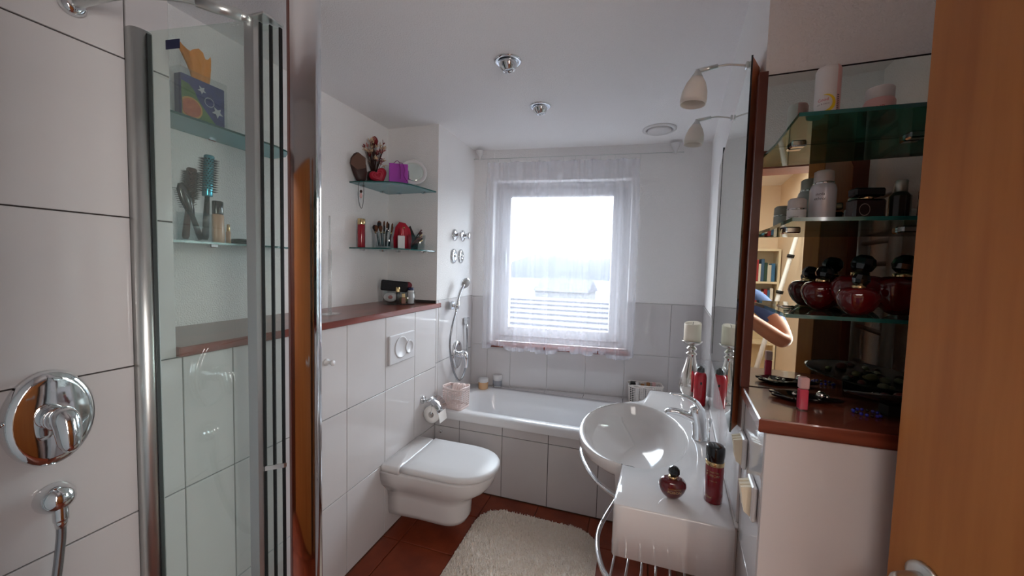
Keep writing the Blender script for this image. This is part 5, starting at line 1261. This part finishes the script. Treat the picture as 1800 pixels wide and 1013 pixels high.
g.loft([[(x, y, zz) for x, y in r] for r, zz in ((r0, 0), (r2, 0.098), (r3, 0.098), (r1, 0.012))], True, True); obj('glass', g, glass_clear, t)
R2 = Matrix.Rotation(math.radians(33), 3, 'Z'); base = Vector((-1.400, 2.235, z))
lm = [black, mat('plum_lacquer', (74, 24, 34), 0.2, coat=0.5), brown_l, mat('rose_brown', (140, 84, 74), 0.3)]
for i in range(9):
    p0 = Vector((-0.036 + 0.003 * i, -0.016 + 0.004 * (i % 8), 0.016 + 0.006 * i)); p1 = p0 + Vector((0.075 - 0.004 * i, 0.002, 0.05 + 0.007 * (i % 5)))
    p1.x = min(p1.x, 0.044 + (0.02 if p1.z > 0.1 else 0))
    t2 = thing('lipstick', 'lipstick lying slanted in the square glass, %s from the bottom' % ORD[i], 'lipstick', base + R2 @ p0, math.radians(33), group='lipsticks in the slanted glass')
    d_ = p1 - p0; g = G(); g.cyl((0, 0, 0), d_ * 0.62, 0.0062, seg=10); obj('case', g, lm[i % 4], t2)
    g = G(); g.cyl(d_ * 0.62, d_, 0.0054, seg=10); obj('cap', g, lm[(i + 1) % 4] if i % 3 else gold, t2)
t = thing('black_bow', 'black hair clip standing between pouch and lipstick glass', 'hair clip', (-1.440, 2.275, z), math.radians(33))
g = G(); g.loft([[(-0.035, 0, 0), (0.02, 0, 0), (0.024, 0, 0.06), (0.0, 0, 0.10), (-0.03, 0, 0.165), (-0.045, 0, 0.15), (-0.03, 0, 0.09)], [(-0.035, 0.01, 0), (0.02, 0.01, 0), (0.024, 0.01, 0.06), (0.0, 0.01, 0.10), (-0.03, 0.01, 0.165), (-0.045, 0.01, 0.15), (-0.03, 0.01, 0.09)]], True, True, smooth=False); obj('clip', g, blackm, t)

# things on the ledge board
z = 1.2815; CR = math.radians(34)
t = thing('make_up_caddy', 'clear oval make-up caddy at the far end of the left ledge board', 'caddy', (-1.478, 2.155, z), CR)
g = G(); r0 = rrect(0, 0, 0.105, 0.048, 0.045, 6); r1 = rrect(0, 0, 0.102, 0.045, 0.042, 6)
g.loft([[(x, y, zz) for x, y in r] for r, zz in ((r0, 0), (r0, 0.085), (r1, 0.085), (r1, 0.005))], True, True); obj('clear_tray', g, glass_clear, t)
R2 = Matrix.Rotation(CR, 3, 'Z'); base = Vector((-1.478, 2.155, z))
def cad(name, label, cat, p): return thing(name, label, cat, base + R2 @ Vector(p), CR)
t = cad('black_pouch', 'flat black pouch laid across the make-up caddy', 'pouch', (-0.03, 0.012, 0.118))
Mt = Matrix.Rotation(math.radians(5), 4, 'Y'); g = G(); g.box(-0.085, -0.02, -0.032, 0.085, 0.02, 0.036, 0.006, Mt); obj('pouch', g, mat('black_woven_fabric', (14, 13, 20), 0.7, bump=(120, 0.6, 0.003)), t)
t = cad('lipstick', 'upright black lipstick with gold cap in the front of the caddy', 'lipstick', (-0.008, -0.030, 0.006))
g = G(); g.lathe([(0.0125, 0), (0.013, 0.001), (0.013, 0.075), (0.0125, 0.076)], seg=20); obj('case', g, black, t)
g = G(); g.lathe([(0.0135, 0.076), (0.0138, 0.078), (0.0138, 0.108), (0.0125, 0.110)], seg=20); obj('cap', g, gold, t)
t = cad('oval_compact', 'white oval compact with rose emblem in the left of the caddy', 'compact', (-0.054, -0.030, 0.050))
RY = Matrix.Rotation(PI / 2, 3, 'X'); g = G(); g.lathe([(0.040, -0.006), (0.042, 0.0), (0.040, 0.006)], (0, 0, 0), 28, Matrix.Diagonal((1, 1, 0.72)) @ RY); obj('case', g, plastic_w, t)
g = G(); g.lathe([(0.014, 0.0065), (0.014, 0.008)], (0, 0, 0), 20, Matrix.Diagonal((1, 1, 0.9)) @ RY); obj('emblem', g, dryrose, t)
t = cad('nail_varnish', 'small gold-capped bottle in the right of the caddy', 'nail varnish', (0.028, -0.026, 0.006))
g = G(); g.box(-0.014, -0.010, 0, 0.014, 0.010, 0.040, 0.003); obj('bottle', g, mat('rose_beige_varnish', (176, 120, 100), 0.2, coat=0.5), t)
g = G(); g.box(-0.011, -0.009, 0.041, 0.011, 0.009, 0.068, 0.002); obj('cap', g, gold, t)
t = cad('cream_bottle', 'white bottle with dark blue top at the right end of the caddy', 'bottle', (0.075, -0.008, 0.006))
g = G(); g.lathe([(0.019, 0), (0.020, 0.002), (0.020, 0.085), (0.018, 0.088)], seg=24); obj('bottle', g, plastic_w, t)
g = G(); g.lathe([(0.0185, 0.088), (0.019, 0.090), (0.019, 0.104), (0.017, 0.106)], seg=24); obj('cap', g, navy, t)
t = cad('olive_jar', 'dark blue and olive tube lying in the caddy', 'tube', (0.025, 0.015, 0.028)); g = G(); g.cyl((-0.03, 0, 0), (0.04, 0, 0.004), 0.018, seg=16); obj('tube', g, mat('olive_label', (120, 124, 90), 0.4), t)
g = G(); g.cyl((0.04, 0, 0.004), (0.056, 0, 0.005), 0.016, seg=16); obj('cap', g, navy, t)
t = cad('powder_brush', 'round dusky-red powder brush behind the caddy', 'brush', (0.058, 0.060, 0.001))
g = G(); g.lathe([(0.012, 0), (0.010, 0.03), (0.008, 0.085), (0.010, 0.10)], seg=16); obj('handle', g, silver, t)
g = G(); g.ball((0, 0, 0.122), 0.026, 0.026, 0.024, 16, 10); obj('bristles', g, mat('dusky_red_bristle', (122, 52, 60), 0.9), t)

t = thing('acrylic_stand', 'clear acrylic rod stand on the left ledge board', 'stand', (-1.470, 1.545, z))
g = G(); g.box(-0.035, -0.045, 0, 0.035, 0.045, 0.006, 0.002); obj('base_plate', g, glass_clear, t)
acr = thin_glass('milky_acrylic', (0.92, 0.93, 0.93), haze=0.28, haze_rgb=(226, 224, 222))
g = G(); g.cyl((0, 0, 0.006), (0, 0, 0.33), 0.009, seg=14); obj('lower_rod', g, acr, t)
g = G(); g.cyl((0, 0, 0.33), (0, 0, 0.50), 0.0045, seg=12); obj('upper_rod', g, acr, t)

# ------------------------------------------------------------------ bath rug
rug = thing('bath_rug', 'cream shaggy bath rug on the terracotta floor', 'rug', (-0.49, 1.60, 0))
RO = rrect(0, 0, 0.365, 0.595, 0.16, 8)
g = G(); g.loft([[(x, y, zz) for x, y in [(px * k, py * k) for px, py in RO]] for k, zz in ((1.0, 0.001), (1.0, 0.009), (0.985, 0.012))], True, True); obj('backing', g, rug_m, rug)
random.seed(9); g = G()
def inside(x, y):
    dx, dy = max(abs(x) - 0.205, 0), max(abs(y) - 0.435, 0); return math.hypot(dx, dy) < 0.157
cnt = 0
while cnt < 13000:
    x, y = random.uniform(-0.365, 0.365), random.uniform(-0.595, 0.595)
    if not inside(x, y): continue
    cnt += 1
    a = random.uniform(0, 2 * PI) ; h = random.uniform(0.016, 0.030); l = random.uniform(0.004, 0.014); r = random.uniform(0.0028, 0.0045)
    if max(abs(x) - 0.205, 0) ** 2 + max(abs(y) - 0.435, 0) ** 2 > 0.0185 or abs(x) > 0.34 or abs(y) > 0.57: a = math.atan2(-y, -x); h *= 0.8
    tx, ty = x + l * math.cos(a), y + l * math.sin(a)
    g.add([(x + r * math.cos(a + k), y + r * math.sin(a + k), 0.009) for k in (0, 2.1, 4.2)] + [((x + tx) / 2 + r * 0.8 * math.cos(a + k), (y + ty) / 2 + r * 0.8 * math.sin(a + k), 0.009 + h * 0.7) for k in (0, 2.1, 4.2)] + [(tx, ty, 0.009 + h * 0.9)],
          [(0, 1, 4, 3), (1, 2, 5, 4), (2, 0, 3, 5), (3, 4, 6), (4, 5, 6), (5, 3, 6)])
o = obj('pile', g, rug_m, rug); o['kind'] = 'stuff'

# ------------------------------------------------------------------ the photographer in the doorway (seen only in the mirror)
pe = thing('person', 'person in a blue T-shirt and jeans holding up a phone in the doorway', 'person', (0.275, -0.44, 0))
def skin_mesh(verts, edges, radii, sub=2):
    me = bpy.data.meshes.new('tmp'); me.from_pydata(verts, edges, [])
    o = bpy.data.objects.new('tmp', me); C.objects.link(o)
    md = o.modifiers.new('s', 'SKIN'); sd = o.modifiers.new('u', 'SUBSURF'); sd.levels = sub
    for i, r in enumerate(radii):
        me.skin_vertices[0].data[i].radius = r if isinstance(r, tuple) else (r, r)
        me.skin_vertices[0].data[i].use_root = (i == 0)
    dg = bpy.context.evaluated_depsgraph_get(); dg.update()
    out_ = bpy.data.meshes.new_from_object(o.evaluated_get(dg)); bpy.data.objects.remove(o); return out_
V = [(0, 0, 0.96), (0, 0.005, 1.10), (0, 0.0, 1.26), (0, -0.01, 1.38), (0, 0.0, 1.48), (0, 0.02, 1.56),           # 0-5 spine, neck
     (0.10, 0, 0.90), (0.115, 0.01, 0.52), (0.115, -0.02, 0.10), (0.12, 0.11, 0.045),                                  # 6-9 right leg
     (-0.10, 0, 0.90), (-0.115, 0.01, 0.52), (-0.115, -0.02, 0.10), (-0.12, 0.11, 0.045),                              # 10-13 left leg
     (0.14, 0.0, 1.40), (0.235, 0.04, 1.405), (0.335, 0.16, 1.29), (0.375, 0.275, 1.165), (0.25, 0.325, 1.25), (0.115, 0.365, 1.35), (0.04, 0.385, 1.41),  # 14-20 right arm
     (-0.14, 0.0, 1.40), (-0.225, 0.04, 1.38), (-0.285, 0.14, 1.27), (-0.32, 0.25, 1.18), (-0.36, 0.33, 1.30), (-0.37, 0.375, 1.43), (-0.375, 0.39, 1.49)]    # 21-27 left arm
E2 = [(0, 1), (1, 2), (2, 3), (3, 4), (4, 5), (0, 6), (6, 7), (7, 8), (8, 9), (0, 10), (10, 11), (11, 12), (12, 13),
      (3, 14), (14, 15), (15, 16), (16, 17), (17, 18), (18, 19), (19, 20), (3, 21), (21, 22), (22, 23), (23, 24), (24, 25), (25, 26), (26, 27)]
Rr = [(0.17, 0.13), (0.165, 0.135), (0.17, 0.12), (0.15, 0.10), 0.065, 0.062, 0.095, 0.065, 0.043, 0.04, 0.095, 0.065, 0.043, 0.04,
      0.085, 0.07, 0.055, 0.046, 0.042, 0.028, 0.034, 0.085, 0.07, 0.055, 0.046, 0.042, 0.028, 0.034]
bm_ = skin_mesh(V, E2, Rr)
for m_ in (denim, skin, jeans, blackm): bm_.materials.append(m_)
for p in bm_.polygons:
    c = p.center
    ax = abs(c.x)
    if c.z < 0.09: p.material_index = 3
    elif c.z < 0.97: p.material_index = 2
    elif c.z > 1.47 and ax < 0.12: p.material_index = 1
    elif (ax > 0.20 and c.y > 0.20) or (c.y > 0.28): p.material_index = 1
    else: p.material_index = 0
    p.use_smooth = True
o = bpy.data.objects.new('body', bm_); C.objects.link(o); o.parent = pe
def finger(pts, r):
    g = G(); g.tube(smooth_path(pts, 4), [r * (1 - 0.25 * i / 12) for i in range(4 * (len(pts) - 1) + 1)], 8); return g
for (base, dr, nm_) in ((Vector((0.04, 0.385, 1.41)), Vector((-0.62, 0.30, 0.72)), 'right'), (Vector((-0.375, 0.39, 1.49)), Vector((0.55, 0.25, 0.80)), 'left')):
    dr.normalize(); side = dr.cross(Vector((0, 1, 0))).normalized()
    for k, L in enumerate((0.068, 0.078, 0.074, 0.058)):
        p0 = base + side * (k - 1.5) * 0.018 + dr * 0.015
        o_ = obj('finger', finger([p0, p0 + dr * (L * 0.45 + 0.02), p0 + dr * (L * 0.8 + 0.02) + Vector((0, -0.008, 0)), p0 + dr * (L + 0.01) + Vector((0, -0.024, 0))], 0.0085), skin, pe)
    p0 = base + side * 0.03 - dr * 0.01
    obj('thumb', finger([p0, p0 + side * 0.018 + dr * 0.02, p0 + side * 0.024 + dr * 0.045 + Vector((0, -0.008, 0)), p0 + side * 0.022 + dr * 0.062 + Vector((0, -0.016, 0))], 0.010), skin, pe)
g = G(); hc = Vector((0, 0.055, 1.665)); n = 24; rings = []
for zz, rx, ry, oy in ((-0.125, 0.02, 0.02, 0.045), (-0.115, 0.045, 0.045, 0.035), (-0.085, 0.058, 0.072, 0.015), (-0.04, 0.068, 0.088, 0.0), (0.0, 0.074, 0.094, -0.004), (0.04, 0.076, 0.096, -0.008), (0.08, 0.068, 0.086, -0.010), (0.105, 0.046, 0.06, -0.010), (0.116, 0.015, 0.02, -0.010)):
    rings.append([hc + Vector((rx * math.cos(2 * PI * i / n), oy + ry * math.sin(2 * PI * i / n), zz)) for i in range(n)])
g.loft(rings, True, True)
g.tube([hc + Vector((0, 0.088, 0.012)), hc + Vector((0, 0.102, -0.012)), hc + Vector((0, 0.112, -0.034)), hc + Vector((0, 0.092, -0.042))], [0.007, 0.010, 0.014, 0.010], 10)
for s_ in (-1, 1): g.ball(hc + Vector((s_ * 0.075, -0.005, -0.012)), 0.008, 0.018, 0.030, 12, 8)
obj('head', g, skin, pe)
g = G()
for s_ in (-1, 1): g.ball(hc + Vector((s_ * 0.030, 0.080, 0.008)), 0.011, 0.008, 0.008, 12, 8)
obj('eyes', g, mat('eye', (60, 50, 46), 0.2), pe)
g = G(); g.ball(hc + Vector((0, 0.088, -0.068)), 0.024, 0.008, 0.007, 12, 8); obj('mouth', g, mat('lips', (150, 84, 80), 0.5), pe)
g = G(); rings = []
for zz, rx, ry, oy in ((-0.045, 0.071, 0.075, -0.028), (0.0, 0.079, 0.088, -0.022), (0.045, 0.081, 0.096, -0.012), (0.085, 0.074, 0.092, -0.010), (0.112, 0.052, 0.066, -0.010), (0.126, 0.018, 0.024, -0.010)):
    rings.append([hc + Vector((rx * math.cos(2 * PI * i / n), oy + ry * math.sin(2 * PI * i / n) * (1.0 if math.sin(2 * PI * i / n) < 0.5 or zz > 0.05 else 0.80), zz)) for i in range(n)])
g.loft(rings, True, True); obj('hair', g, hair_m, pe)
ph = thing('phone', 'black smartphone held up in the doorway', 'phone', (0.0, -0.03, 1.535))
g = G(); g.box(-0.072, -0.004, -0.042, 0.09, 0.004, 0.034, 0.003); obj('case', g, black, ph)
g = G(); g.box(-0.066, -0.0046, -0.037, 0.084, -0.0041, 0.029); obj('screen', g, mat('phone_screen', (40, 44, 52), 0.1), ph)
